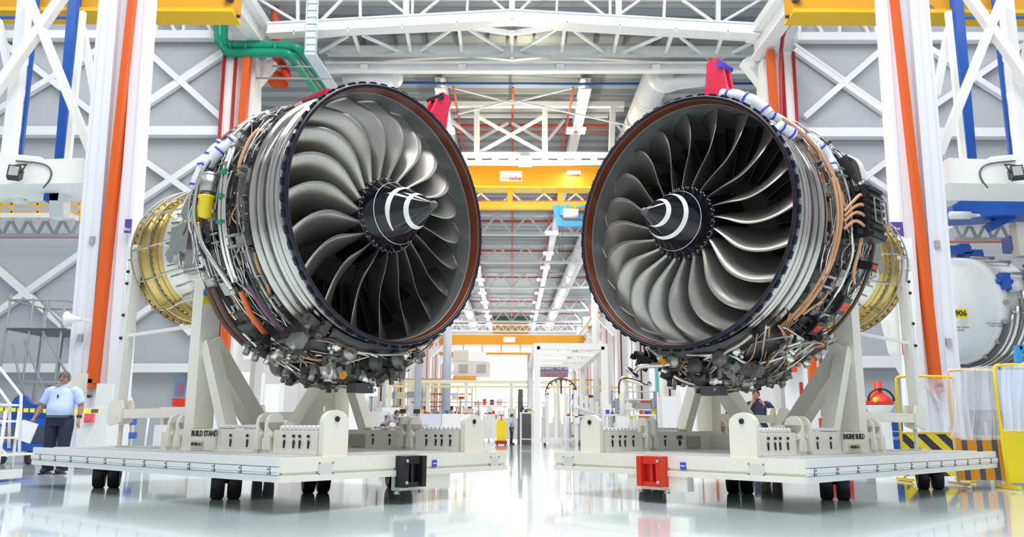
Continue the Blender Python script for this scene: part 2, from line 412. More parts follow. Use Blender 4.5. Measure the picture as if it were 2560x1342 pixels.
    for i in range(40):
        s=rnd.choice([-.74,-.8,-1.1,-1.18,-1.42,-1.6]); ph=lo+(hi-lo)*(i+.5)/40+rnd.uniform(-2,2)
        if b0 is None: b0=bk.build('clamp',STEELG,root,local=True); o=b0
        else: o=b0.copy(); COL.objects.link(o)
        if i==12: b0.data=b0.data
        t=math.radians(ph-90); r=1.475+.02*(s>-1); c=Cc(s,ph,r); o.location=c+V((0,0,EZ)); o.rotation_euler=(t,0,rnd.choice([0,pi/2]))
        sc_=rnd.uniform(.7,1.7); o.scale=(sc_,sc_,sc_)
    npipe=0
    lanes=[-.70+-.052*k for k in range(21)]
    for i in range(62):
        s=rnd.choice(lanes); a=rnd.uniform(lo-10,hi-25); ln=rnd.choice([18,28,40,60,85]); r=1.53+rnd.choice([0,.03,.06,.09])
        if s>-1.25: r+=.0
        m=rnd.choice(PIPEM); rad=rnd.choice([.008,.010,.013,.016,.022]); ctl=[(s,a,r-.03),(s,a+ln*.3,r)]
        if rnd.random()<.6: s2=max(-1.72,min(-.68,s+rnd.choice([-.18,-.1,.1,.16]))); ctl+=[(s2,a+ln*.3+6,r)]
        else: s2=s
        ctl+=[(s2,a+ln,r),(s2-rnd.choice([0,.08,.2]),a+ln+4,r-.04)]
        eb(MB().tube(cpath(ctl,2),rad,7),'pipe' if m not in(TAN,BRNH) else 'cable',m,root); npipe+=1
    for i in range(16):
        s=rnd.uniform(-1.62,-.8); ph=rnd.uniform(lo+8,hi-8); t=math.radians(ph-90); R=Matrix.Rotation(t,3,'X')
        c=Cc(s,ph,1.56); sz=(rnd.uniform(.10,.24),rnd.uniform(.10,.22),rnd.uniform(.07,.14))
        mb=MB().box(c,sz,R); mb.cyl(c+R@V((sz[0]*.3,0,0)),c+R@V((sz[0]*.3,0,sz[2]*.85)),.028,10); mb.cyl(c-R@V((sz[0]*.62,0,0)),c,.022,8)
        eb(mb,'control_unit',rnd.choice([STEELG,DARKM,BLACK,STEELG,CASED]),root)
    for i in range(46):
        s=rnd.uniform(-1.72,-.66); a_=rnd.uniform(lo-6,hi-12); r=1.56+rnd.uniform(0,.07); P=[(s,a_,r-.04)]
        for k in range(rnd.choice([2,3,4])):
            s=max(-1.74,min(-.64,s+rnd.uniform(-.3,.3))); a_+=rnd.uniform(3,12); P.append((s,a_,r+rnd.uniform(-.02,.03)))
        eb(MB().tube(cpath(P,2),rnd.choice([.005,.006,.008]),5),'wire',rnd.choice([TAN,BRNH,SILV,SILV,WHITE,BLACK]),root)
    fz=MB()
    for i in range(150):
        s=rnd.uniform(-1.72,-.64); q=Cc(s,rnd.uniform(lo-8,hi+8),1.53+rnd.uniform(0,.07)); fz.ball(q,rnd.uniform(.008,.018),5)
    tag(eb(fz,'fasteners',SILV,root),kind='stuff')
    for i in range(34):
        s=rnd.choice([-.72,-.78,-.99,-1.02,-1.33]); ph=lo-4+(hi-lo+8)*(i%17+.5)/17+rnd.uniform(-1,1); R=Matrix.Rotation(math.radians(ph-90),3,'X'); c=Cc(s,ph,1.515)
        mb=MB().box(c,(.15,.13,.02),R).box(c+R@V((.07,0,.03)),(.012,.13,.06),R).box(c+R@V((-.07,0,.03)),(.012,.13,.06),R).box(c+R@V((0,.06,.045)),(.15,.012,.03),R)
        eb(mb,'mounting_bracket',rnd.choice([STEELG,CASED,DARKM]),root)
    # --- gearbox and accessories under the case
    g=MB(); 
    g.lathe([(-.45,.0),(-.45,.16),(-.5,.24),(-.62,.25),(-.64,.21),(-1.05,.2),(-1.1,.28),(-1.28,.28),(-1.32,.18),(-1.5,.15),(-1.5,0)],20,Matrix.Translation((0,-.1,-1.70)))
    g.lathe([(-.42,1.46),(-.42,1.68),(-.5,1.76),(-.8,1.80),(-1.15,1.79),(-1.28,1.70),(-1.30,1.46)],22,None,238,303)
    g.lathe([(-1.30,1.44),(-1.32,1.66),(-1.55,1.68),(-1.62,1.60),(-1.64,1.42)],18,None,232,300)
    g.lathe([(-.6,1.75),(-.62,1.86),(-1.0,1.90),(-1.2,1.84),(-1.22,1.75)],14,None,252,288)
    g.lathe([(-.24,1.52),(-.26,1.62),(-.40,1.66),(-.43,1.52)],16,None,246,298)
    eb(g,'gearbox',DARKM,root)
    for i,(s,y,z,L,r,m) in enumerate([(-.38,.34,-1.66,.36,.10,CASED),(-.42,-.34,-1.64,.36,.09,STEELG),(-.40,.0,-1.72,.40,.10,DARKM),(-1.2,.40,-1.72,.5,.15,CASED),(-1.3,-.38,-1.72,.5,.17,STEELG),(-.85,-.62,-1.60,.35,.11,CASED),(-.85,.62,-1.60,.35,.11,DARKM),(-.62,.10,-1.88,.3,.09,SILV),(-1.5,.05,-1.68,.3,.12,DARKM),(-.36,.52,-1.58,.2,.06,SILV),(-.36,-.52,-1.58,.2,.06,SILV)]):
        T=Matrix.Translation((s,y,z))
        mb=MB().lathe([(L/2,0),(L/2,r*.7),(L/2-.03,r*.75),(L/2-.03,r),(L/2-.07,r),(L/2-.08,r*.86),(0,r*.86),(-.02,r),(-.06,r),(-.07,r*.8),(-L/2,r*.8),(-L/2,0)],16,T)
        mb.tube(chaikin([V((s,y,z)),V((s,y*1.1,z-r*1.2)),V((s+L*.5,y*1.2,z-r*1.3))],2),.02,7)
        eb(mb,'accessory_drive',m,root)
    for i in range(16):
        s=rnd.uniform(-1.55,-.35); y=rnd.uniform(-.75,.7); z=-1.62-.22*(1-(y/.9)**2)
        mb=MB(); 
        for k in range(4): mb.box((s+rnd.uniform(-.07,.07),y+rnd.uniform(-.07,.07),z+rnd.uniform(-.06,.06)),(rnd.uniform(.06,.18),rnd.uniform(.06,.18),rnd.uniform(.05,.14)),Matrix.Rotation(rnd.uniform(-.7,.7),3,'X'))
        mb.cyl((s,y,z),(s+rnd.uniform(-.05,.05),y+rnd.uniform(-.05,.05),z-.15),.03,8)
        eb(mb,'gearbox_fitting',rnd.choice([DARKM,STEELG,CASED,BLACK]),root)
    for ux in range(5):
        rr=[.05,.04,.035,.045,.03][ux]; y=[-.5,-.25,.05,.3,.55][ux]
        mb=MB().cyl((-.45-.2*ux,y,-1.72),(-.45-.2*ux,y,-1.93),rr*1.5,12).cyl((-.45-.2*ux,y,-1.93),(-.45-.2*ux,y,-1.96),rr,12)
        eb(mb,'fluid_filter',[SILV,STEELG,BLACK,SILV,STEELG][ux],root)
    dr=eb(MB().box((-.55,.05,-2.0),(.16,.26,.10)).box((-.55,.05,-2.052),(.17,.27,.012)),'drain_box',DKGREY,root)
    def hull(s,ph):
        base=1.60 if s>-.42 else (1.80 if s>-1.3 else 1.68)
        return base+(.10 if -1.2<s<-.6 and 250<ph<290 else 0)
    for i in range(84):
        s=rnd.uniform(-1.65,-.25); ph=rnd.uniform(234,286); P=[(s,ph,hull(s,ph)-.02)]
        for k in range(rnd.choice([2,3,4])):
            s=max(-1.7,min(-.2,s+rnd.choice([-.3,-.15,-.05,.05,.15,.3]))); ph=min(308,ph+rnd.uniform(4,16)); P.append((s,ph,hull(s,ph)+rnd.uniform(.02,.09)))
        eb(MB().tube(cpath(P,2),rnd.choice([.008,.011,.015,.02]),7),'drain_pipe',rnd.choice([SILV,SILV,mat('olive_pipe',(.62,.58,.46),.3,.7),STEELG,TAN,BRNH]),root)
    for i in range(70):
        s=rnd.uniform(-1.6,-.3); ph=rnd.uniform(236,304); r=hull(s,ph); R=Matrix.Rotation(math.radians(ph-90),3,'X'); q=Cc(s,ph,r)
        mb=MB().box(q,(rnd.uniform(.08,.2),rnd.uniform(.08,.2),rnd.uniform(.06,.16)),R)
        mb.cyl(q,q+R@V((rnd.uniform(-.03,.03),0,rnd.uniform(.08,.15))),rnd.uniform(.025,.05),10); mb.box(q+R@V((.07,.05,.04)),(.07,.05,.06),R)
        eb(mb,'gearbox_fitting',rnd.choice([DARKM,STEELG,STEELG,CASED,BLACK,SILV]),root)
    # --- lifting brackets on top
    def bracket(ph,s,k=1.):
        c=Cc(s,ph,1.60); t=math.radians(ph-90); R=Matrix.Rotation(t*.35,3,'X'); up=R@V((0,0,1)); ly=R@V((0,1,0)); c=c-up*.05
        poly=[(-.14,0),(.17,0),(.12,.12),(.07,.30),(.06,.40),(.0,.45),(-.10,.45),(-.15,.40),(-.13,.26)]
        if side=='L': poly=[(-a,b) for a,b in poly][::-1]
        mb=MB().prism([(a*k,b*k) for a,b in poly],c,ly,up,.05); mb.prism([(a*k,b*k) for a,b in poly],c+V((-.13,0,0)),ly,up,.05)
        mb.box(c+up*.07+V((-.10,0,0)),(.16,.22*k,.05),R)
        o=eb(mb,'lifting_bracket',PINKRED,root); o['label']='crimson lifting bracket bolted on top of the case'
        pin=MB().cyl(c+up*.36*k-ly*.04*S*k+V((.06,0,0)),c+up*.36*k-ly*.04*S*k+V((-.18,0,0)),.045,14); eb(pin,'bracket_pin',BLACK if side=='L' else BTAPE,o)
    if side=='L': bracket(62,-.10,1.12)
    else: bracket(69,-.12,1.1)
    a=104 if side=='L' else 86
    mb=MB(); c=Cc(-1.05,a,1.60); R=Matrix.Rotation(math.radians(a-90),3,'X')
    mb.box(c,(.62,.26,.14),R); mb.box(c+V((-.33,0,-.03)),(.16,.34,.10),R); mb.box(c+V((.1,0,.08)),(.3,.18,.05),R)
    eb(mb,'hoist_mount',PINKRED,root)['label']='crimson hoist mount block on top of the case'
    # --- wrapped air ducts and their blue tape
    def duct(ctl,r,tape=3,m=WRAP):
        P=cpath(ctl,2); o=eb(MB().tube(P,[r*(1+.08*sin(i*1.7)) for i in range(len(P))],10),'wrapped_duct',m,root)
        for i in range(tape):
            k=int((i+.7)/(tape+.2)*(len(P)-1)); k=max(0,min(len(P)-2,k)); d=(P[k+1]-P[k]).normalized(); q=P[k]
            eb(MB().tube([q-d*.012,q+d*.012],r*1.14,10),'tape_band',BTAPE,o)
        return o
    if side=='L':
        duct([(-1.5,112,1.56),(-1.45,122,1.60),(-1.4,132,1.60),(-1.5,142,1.58)],.045,4)
        duct([(-1.15,108,1.56),(-1.2,120,1.58),(-1.25,132,1.6),(-1.2,150,1.58)],.035,4)
        duct([(-1.6,148,1.60),(-1.66,162,1.62),(-1.7,172,1.60)],.055,4)
        duct([(-1.25,150,1.58),(-1.36,158,1.64),(-1.5,165,1.64)],.07,3)
        duct([(-.3,82,1.56),(-.35,74,1.6),(-.22,68,1.6)],.06,1)
        duct([(-1.75,180,1.5),(-1.8,192,1.46),(-1.8,205,1.44)],.04,2)
        t=MB(); c=Cc(-1.28,176,1.64); t.cyl(c+V((0,0,.16)),c+V((0,0,-.02)),.095,14); t.ball(c+V((0,0,.17)),.09,12,(1,1,.6)); t.cyl(c+V((0,0,-.02)),c+V((0,0,-.05)),.05,10)
        eb(t,'valve_canister',STEELG,root)
        t=MB(); c=Cc(-1.27,183,1.66); t.tube([c+V((0,0,.13)),c+V((0,0,.11)),c+V((0,0,.10)),c+V((0,0,-.10)),c+V((0,0,-.12))],[.092,.092,.078,.070,.03],20)
        eb(t,'protective_cap',YELB,root)['label']='bright yellow plastic cap'
        t=MB(); c=Cc(-1.55,184,1.6); t.cyl(c+V((0,0,.1)),c+V((0,0,-.08)),.045,12); eb(t,'protective_cap',YELB,root)['label']='slim bright yellow plug'
        def hose(ctl,r,m,nm='hose'):
            return eb(MB().tube(cpath(ctl,2),r,9),nm,m,root)
        hose([(-1.08,218,1.60),(-1.10,228,1.66),(-1.12,240,1.68),(-1.05,248,1.66)],.034,ORH)['label']='orange sleeved hose'
        hose([(-.86,216,1.62),(-.84,228,1.64),(-.80,242,1.64),(-.76,251,1.62)],.030,PURP)['label']='dark purple sleeved hose'
        hose([(-1.62,214,1.62),(-1.66,226,1.66),(-1.68,242,1.68)],.04,BRNH)['label']='dark brown sleeved hose'
        hose([(-1.52,214,1.62),(-1.54,226,1.66),(-1.56,242,1.68)],.038,BRNH)['label']='dark brown sleeved hose'
        for k in (0,.07):
            hose([(-1.12-k,152,1.60),(-1.02-k,166,1.62),(-.98-k,180,1.62),(-1.0-k,198,1.62),(-1.06-k,214,1.60)],.024,SILV,'pipe')
        hose([(-1.45,188,1.64),(-1.40,196,1.66),(-1.25,204,1.66),(-1.15,216,1.64)],.03,SILV,'pipe')
        hose([(-1.35,150,1.60),(-1.42,168,1.70),(-1.48,186,1.68),(-1.40,196,1.66)],.026,SILV,'pipe')
        t=MB(); c=Cc(-1.15,262,1.80); t.ball(c,.10,12,(1.3,.55,.5),Matrix.Rotation(.5,3,'Y')); eb(t,'cover_cap',RED,root)['label']='red protective cover'
        for (s,ph,r) in((-1.0,170,1.66),(-1.0,180,1.66),(-1.0,190,1.66),(-1.1,238,1.7),(-1.3,252,1.78)):
            eb(MB().box(Cc(s,ph,r),(.10,.03,.035)),'pipe_clip',GREEN,root)
        eb(MB().tube(chaikin([V((-.9,-.1,-1.86)),V((-.7,.1,-1.93)),V((-.45,.4,-1.9)),V((-.3,.7,-1.66))],2),.024,8),'pipe',SILV,root)
        eb(MB().cyl((-.5,-.3,-1.86),(-.42,-.32,-1.88),.05,14),'cover_cap',YEL,root)
    else:
        duct([(-.10,66,1.58),(-.14,58,1.62),(-.2,50,1.62),(-.28,44,1.58)],.075,3)
        duct([(-.3,46,1.58),(-.5,42,1.60),(-.62,36,1.58)],.05,2)
        duct([(-.7,38,1.56),(-.9,32,1.62),(-1.05,26,1.60),(-1.02,18,1.58)],.06,3)
        duct([(-.25,36,1.56),(-.45,32,1.58)],.06,2)
        def harness(ctl,r=.02,m=TAN): return eb(MB().tube(cpath(ctl,2),r,7),'cable',m,root)
        harness([(-.2,52,1.60),(-.5,40,1.62),(-.75,26,1.62),(-.82,10,1.63),(-.90,0,1.64)],.026)
        harness([(-.84,12,1.63),(-.82,-2,1.64),(-.80,-18,1.62),(-.76,-34,1.62),(-.72,-50,1.60)],.026)
        harness([(-.78,12,1.62),(-.76,-4,1.63),(-.74,-20,1.62),(-.70,-36,1.60),(-.66,-56,1.58)],.018)
        for a1,a2 in((4,6),(2,2),(0,-2),(-3,-6)):
            harness([(-.84,a1-6,1.66),(-.92,a1-2,1.74),(-1.1,a2,1.76),(-1.25,a2,1.70)],.018)
        harness([(-1.2,-10,1.70),(-1.1,-16,1.74),(-1.12,-24,1.72),(-1.35,-28,1.68)],.02)
        for dz in range(5): harness([(-.6-.05*dz,-48,1.58),(-.8-.06*dz,-62,1.64),(-.7-.1*dz,-78,1.70),(-.3-.1*dz,-96,1.72)],.013)
        u=MB(); c=Cc(-1.38,0,1.68); u.box(c,(.42,.20,.62))
        for k in range(7): u.box(c+V((0,.11,-.27+.09*k)),(.36,.05,.045))
        for k in range(6): u.cyl(c+V((.2,.0,-.25+.1*k)),c+V((.28,.03,-.25+.1*k)),.03,10); u.cyl(c+V((-.22,.02,-.25+.1*k)),c+V((-.3,.04,-.25+.1*k)),.04,10)
        ecu=eb(u,'control_unit',BLACK,root); ecu['label']='finned black electronic control unit'
        fr_=MB(); 
        for k in (-.14,0,.14): fr_.beam(c+V((-.15,.17,k)),c+V((.17,.17,k)),.012)
        for k in (-.15,0.0,.17): fr_.beam(c+V((k,.17,-.14)),c+V((k,.17,.14)),.012)
        eb(fr_,'guard_frame',STEELG,ecu)
        for (s,ph,sz,m) in ((-1.45,22,(.3,.26,.14),BLACK),(-1.5,-20,(.16,.10,.26),BLACK),(-1.35,-38,(.2,.22,.12),BLACK),(-1.15,-50,(.2,.2,.12),BLACK),(-1.1,-68,(.24,.2,.14),DARKM)):
            R=Matrix.Rotation(math.radians(ph-90),3,'X'); cu_=eb(MB().box(Cc(s,ph,1.64),sz,R),'control_unit',m,root)
            if ph in(-20,-38,-50):
                eb(MB().box(Cc(s,ph,1.64+sz[2]/2+.004),(sz[0]*.75,sz[1]*.5,.004),R),'unit_label',RED,cu_)
        for k in range(4):
            harness([(-1.35-.03*k,26,1.72),(-1.3-.03*k,21,1.80),(-1.35-.03*k,14,1.74)],.012,WHITE)
        for (s,ph,m) in((-.85,-58,RED),(-.9,-66,RED),(-.95,-60,YELB)): eb(MB().ball(Cc(s,ph,1.64),.04,10),'cover_cap',m,root)
        eb(MB().cyl(Cc(-.22,-104,1.70),Cc(-.16,-104,1.71),.05,14),'cover_cap',YEL,root)
        eb(MB().box((-.85,-.05,-1.99),(.14,.12,.02)),'cover_cap',YEL,root)
        eb(MB().ball((-1.62,.35,-1.70),.11,8,(1,1,1.2)),'protective_wrap',BTAPE,root)['label']='blue plastic wrap'
        eb(MB().box((-1.35,.25,-1.75),(.22,.26,.3)),'fluid_filter',mat('navy_unit',(.03,.05,.10),.4),root)
        eb(MB().tube(chaikin([V((-.25,-.35,-1.68)),V((-.12,-.5,-1.70)),V((-.0,-.62,-1.70)),V((.03,-.68,-1.78))],2),.03,8).cyl((.03,-.70,-1.77),(.035,-.72,-1.79),.09,16),'pipe',SILV,root)
        eb(MB().tube(chaikin([V((-.2,-.45,-1.74)),V((-.5,-.2,-1.94)),V((-.9,0,-1.96)),V((-1.2,.15,-1.9))],2),.026,8),'pipe',SILV,root)
    return root
engine('jet_engine','jet engine on the left stand, facing right, yellow cap and brown hoses on its flank',(-1.3644,8.6705),(.78515,-.6193),'L',76,11)
engine('jet_engine','jet engine on the right stand facing left, tan cables and black control unit',(1.9786,8.9291),(-.73945,-.67321),'R',-90,23)
# ================================================================ BUILD STANDS
def stand(side,B,ua,label):
    u=V((cos(ua),sin(ua),0)); w=V((-u.y,u.x,0))*(1 if side=='R' else -1)
    root=empty('engine_build_stand',(B[0]+u.x*2.7+w.x*1.6,B[1]+u.y*2.7+w.y*1.6,0),label,'engine stand','engine build stands')
    O=V((B[0],B[1],0)); P=lambda a,b,z: O+u*a+w*b+V((0,0,z))
    R3=Matrix((u,w,V((0,0,1)))).transposed()
    bx=lambda mb,a0,a1,b0,b1,z0,z1: mb.box(P((a0+a1)/2,(b0+b1)/2,(z0+z1)/2),(a1-a0,b1-b0,z1-z0),R3)
    L,Wd,Zt=5.475,3.273,.497; Zb=.286
    bd=lambda mb,n,m,par=root: mb.build(n,m,par)
    # platform
    m=MB(); bx(m,.02,L,.02,Wd-.02,Zb,Zt-.012); deck=bd(m,'deck',CREAM)
    m=MB(); bx(m,.12,L-.08,.16,Wd-.12,Zt-.012,Zt-.004); bd(m,'tread_base',DKGREY,deck)
    m=MB()
    for i in range(88): a=.16+i*(L-.30)/88; bx(m,a,a+.022,.17,Wd-.13,Zt-.004,Zt+.012)
    for i in range(16): b=.2+i*(Wd-.36)/15; bx(m,.13,L-.1,b,b+.014,Zt-.004,Zt+.007)
    bd(m,'grating',ALU,deck)
    m=MB(); bx(m,.0,L,-.012,.03,Zt-.075,Zt+.008); bx(m,.0,L,-.028,.03,Zt-.128,Zt-.082); bx(m,.0,L,-.022,.03,Zt-.150,Zt-.130); bx(m,0,L,-.012,.03,Zb-.004,Zt-.156)
    bd(m,'side_trim',ALU,deck)
    m=MB(); bx(m,0,L,-.0225,-.02,Zt-.131,Zt-.128)
    for i in range(12):
        a=.1+i*.46; bx(m,a,a+.006,-.033,-.02,Zt-.15,Zt-.08)
        for z in(Zt-.10,Zt-.14): m.cyl(P(a+.03,-.03,z),P(a+.03,-.036,z),.008,6)
    bd(m,'trim_joints',DKGREY,deck)
    m=MB(); bx(m,-.02,.03,0,Wd,Zt-.13,Zt+.005); bx(m,-.035,.03,0,Wd,Zb-.005,Zb+.055); bx(m,.0,.02,0,Wd,Zb,Zt)
    bx(m,-.02,.10,Wd-1.80,Wd-1.02,.13,Zb) if side=='L' else bx(m,-.02,.10,Wd-1.95,Wd-1.15,.13,Zb)
    bd(m,'end_beam',CREAM,deck)
    for b in (.42,Wd-.32):
        m=MB(); bx(m,-.03,-.021,b,b+.16,Zt-.155,Zt-.055); pl=bd(m,'data_plate',mat('plate_white',(.72,.72,.68),.4),deck)
        m=MB()
        for q in(0,.16):
            for z in(Zt-.155,Zt-.055): m.cyl(P(-.03,b+q,z),P(-.036,b+q,z),.008,6)
        bd(m,'rivets',DKGREY,pl)
    bb=1.57 if side=='L' else 1.72
    m=MB(); mm=BLACK if side=='L' else RED
    for a0,a1,b0,b1,z0,z1 in ((-.06,-.02,bb-.16,bb+.16,.17,Zt-.01),(-.16,-.05,bb-.16,bb-.10,.17,Zt-.01),(-.16,-.05,bb+.10,bb+.16,.17,Zt-.01),(-.13,-.05,bb-.1,bb+.1,Zt-.09,Zt-.01),(-.13,-.05,bb-.1,bb+.1,.17,.22),(-.11,-.05,bb-.02,bb+.02,.2,.40)): bx(m,a0,a1,b0,b1,z0,z1)
    tb=bd(m,'tow_coupling',mm); tb['label']='black tow coupling' if side=='L' else 'red tow coupling'
    m=MB()
    for z in(.22,.44): m.cyl(P(-.16,bb-.13,z),P(-.172,bb-.13,z),.016,10)
    bd(m,'bolt_heads',mat('teal_bolt',(.35,.6,.58),.4),tb)
    m=MB()
    for q in(-.1,.12): m.cyl(P(-.05,bb+q*1.6,.13),P(-.05,bb+q*1.6,.10),.03,10)
    bd(m,'support_foot',STEELG)
    bs=bb+.42 if side=='L' else bb-.36
    m=MB(); bx(m,-.031,-.021,bs-.035,bs+.035,Zt-.14,Zt-.065); st=bd(m,'sticker',BTAPE,deck)
    m=MB(); bx(m,-.0345,-.031,bs-.025,bs+.025,Zt-.108,Zt-.097); bd(m,'sticker_bar',PEARL,st)
    # dual castors, swivelled
    ax=V((-.93,-.36,0)) if side=='L' else V((.93,-.36,0)); r=.185
    for (a,b) in ((1.78,.55),(4.45,.48),(1.75,1.75),(1.66,3.05),(4.45,2.85)):
        c=P(a,b,r); dirf=V((0,0,1)).cross(ax)
        c=c+V((0,.10,0))
        fk=MB().box(c+V((0,0,.11)),(.34,.05,.03),Matrix((ax,dirf,V((0,0,1)))).transposed()).cyl(c+V((0,0,.10)),c+V((0,0,.13)),.10,14).beam(c-ax*.01,c+V((0,0,.12)),.03,.10).cyl(c-ax*.14,c+ax*.14,.02,8)
        f=bd(fk,'castor_fork',DKGREY)
        for q in(-1,1):
            T=Matrix((ax,ax.cross(V((0,0,1))),V((0,0,1)))).transposed().to_4x4(); T.translation=c+ax*.088*q
            wm=MB().lathe([(.068,.07),(.072,.155),(.07,.168),(.055,.185),(-.055,.185),(-.07,.168),(-.072,.155),(-.068,.07)],28,T)
            wh=bd(wm,'wheel',RUBBER,f)
            hm=MB().lathe([(.05,0),(.05,.04),(.06,.05),(.045,.075),(.03,.13),(.055,.152),(-.055,.152),(-.03,.13),(-.045,.075),(-.05,0)],20,T)
            bd(hm,'wheel_hub',mat('hub_blue_grey',(.07,.09,.20),.35,.4),wh) if False else hm.build('wheel_hub',mat('hub_blue_grey',(.07,.09,.20),.35,.4),f)
    # two long base beams with pinned blocks, corner posts
    for k,(b0,sg) in enumerate(((.58,1),(2.66,1))):
        near=k==0
        m=MB(); bx(m,.22,.95,b0,b0+.26,Zt,Zt+.25); bx(m,.95,1.28,b0+.03,b0+.22,Zt,Zt+.2); bx(m,1.28,2.86,b0,b0+.26,Zt,Zt+.26); bx(m,2.86,3.3,b0+.02,b0+.24,Zt,Zt+.22)
        bx(m,.2,3.0,b0-.03,b0+.29,Zt,Zt+.025)
        bb_=bd(m,'base_beam',CREAM)
        m=MB(); n=9
        for i in range(n): a=.26+i*.072; m.cyl(P(a,b0+.0,Zt+.275),P(a,b0+.24,Zt+.275),.024,8)
        bd(m,'roller_strip',ALU,bb_); m=MB()
        for i in range(8 if near else 5): a=1.34+i*.095; m.cyl(P(a,b0+.0,Zt+.285),P(a,b0+.24,Zt+.285),.02,8)
        bd(m,'roller_strip',ALU,bb_)
        pts=[(.155,0),(-.155,0),(-.155,.33)]+[(-.155*cos(t*pi/8),.33+.12*sin(t*pi/8)) for t in range(1,9)]
        m=MB().prism(pts[::-1],P(.14,b0+.13,Zt),w,V((0,0,1)),.07)
        ep=bd(m,'end_plate',CREAM); m=MB().cyl(P(.09,b0+.13,Zt+.36),P(.10,b0+.13,Zt+.36),.028,12); bd(m,'pin_hole',BLACK,ep)
        # pins with hanging locking tabs
        for a in (.36,.50,.60,.76,1.42,1.74):
            m=MB().cyl(P(a,b0-.005,Zt+.19),P(a,b0-.02,Zt+.19),.016,10); bx(m,a-.008,a+.008,b0-.014,b0-.004,Zt+.07,Zt+.15); bx(m,a-.016,a+.004,b0-.015,b0-.004,Zt+.11,Zt+.14)
            bd(m,'locking_pin',BLACK,bb_)
        # clamps
        for a in (1.0,1.16,2.80,3.0):
            m=MB(); bx(m,a,a+.055,b0-.05,b0+.28,Zt,Zt+.33); m.cyl(P(a,b0+.05,Zt+.33),P(a+.055,b0+.05,Zt+.33),.10,16); m.cyl(P(a-.03,b0+.0,Zt+.2),P(a+.09,b0,Zt+.2),.03,10); bx(m,a-.02,a+.07,b0-.06,b0-.02,Zt+.05,Zt+.17)
            bd(m,'clamp',CREAM,bb_)
        # A frame
        bc=b0+.13
        T0=P(2.66,bc,Zt+.26); T1=P(2.72,bc,2.62)
        m=MB().beam(T0,T1,.22,.25,up=w)
        po=bd(m,'post',CREAM)
        m=MB().beam(P(2.58,bc,1.78),P(2.02,bc,Zt+.26),.15,.16,up=w); bd(m,'post_leg',CREAM)
        b2=bc+(.95 if near else -.85)
        m=MB().beam(P(2.62,bc,1.80),P(2.60,b2,Zt+.06),.19,.30,up=u); bd(m,'brace',CREAM)
        m=MB(); m.box(T1,(.34,.34,.10),R3); m.beam(P(2.72,bc,2.6),P(2.72,bc+(.42 if near else -.42),3.0),.2,.2,up=u); bd(m,'mount_head',CREAM)
        if near:
            m=MB(); m.box(P(2.715,bc,2.30),(.26,.235,.10),R3); bd(m,'yellow_tape',YELB,po)
            m=MB(); m.box(P(2.72,bc,2.40),(.262,.237,.09),R3); bd(m,'blue_tape',BLUEL if side=='L' else BTAPE,po)
            m=MB(); m.box(P(2.725,bc,2.47),(.262,.237,.03),R3); bd(m,'orange_tape',YEL,po)
        # rear outrigger arm, upright and bar
        m=MB(); m.beam(P(2.8,bc,.95),P(4.55,bc,.95),.11,.12); bd(m,'outrigger_arm',CREAM); bd(MB().beam(P(2.75,bc,2.02),P(4.7,bc,2.02),.035,.04),'tie_bar',CREAM)
        m=MB(); pts=[(-.2,-.12),(.12,-.17),(.2,-.1),(.2,.12),(.12,.17),(-.16,.17),(-.22,.06)]
        m.prism(pts,P(4.66,bc-.07,.96),u,V((0,0,1)),.03); m.prism(pts,P(4.66,bc+.07,.96),u,V((0,0,1)),.03); m.cyl(P(4.6,bc-.09,.92),P(4.6,bc+.09,.92),.03,10)
        kp=bd(m,'knuckle_plate',CREAM)
        m=MB(); m.beam(P(4.70,bc,.9),P(4.70,bc,3.1),.13,.13,up=w); m.box(P(4.72,bc,3.17),(.20,.20,.16),R3); m.beam(P(4.72,bc,3.2),P(4.45,bc+(.3 if near else -.3),3.24),.09,.09); m.box(P(4.72,bc,3.27),(.30,.16,.05),R3)
        up=bd(m,'upright',WHITE2)
        m=MB()
        for z in(2.3,2.75,2.92,3.1,1.98): m.cyl(P(4.72,bc-.07,z),P(4.72,bc-.095,z),.022,8)
        bd(m,'bolt_heads',BLACK,up)
        m=MB(); m.cyl(P(4.6,bc,.8),P(4.6,bc,Zt+.02),.03,10); m.box(P(4.6,bc,Zt+.02),(.2,.2,.03),R3); bd(m,'support_foot',CREAM)
    m=MB(); bx(m,2.5,2.8,.84,2.66,Zt,Zt+.22); bd(m,'cross_beam',CREAM)
    m=MB(); bx(m,1.9,2.18,2.62,2.66,Zt+.04,Zt+.2); bd(m,'junction_box',mat('olive_box',(.42,.43,.34),.4))
    # lettering
    rd=-u if side=='L' else u
    LT=mat('black_lettering',(.03,.03,.03),.6)
    m=MB(); bx(m,2.02,2.50,.54,.575,Zt+.02,Zt+.26); pb=bd(m,'name_plate',CREAM)
    text('lettering','BUILD STAND' if side=='L' else 'ENGINE BUILD',.088,LT,P(2.22 if side=='L' else 2.26,.535,Zt+.205),rd,(0,0,1),pb,bold=.002)
    m=MB(); bx(m,2.22,2.48,.531,.539,Zt+.045,Zt+.125) if side=='L' else bx(m,2.1,2.42,.531,.539,Zt+.045,Zt+.125); tg=bd(m,'serial_tag',mat('tag_yellow',(.72,.66,.40),.5),pb)
    text('lettering','00T80216-1',.05,LT,P(2.35 if side=='L' else 2.26,.528,Zt+.085),rd,(0,0,1),tg)
    if side=='R': text('lettering','RAD\n1.5',.07,LT,P(1.75,2.655,Zt+.14),rd,(0,0,1),root)
    return root
stand('L',(-2.097,7.181),2.47374,'cream wheeled build stand under the left engine, black coupling, lettered BUILD STAND')
stand('R',(2.760,7.407),.738547,'cream wheeled build stand under the right engine, red coupling, lettered ENGINE BUILD')
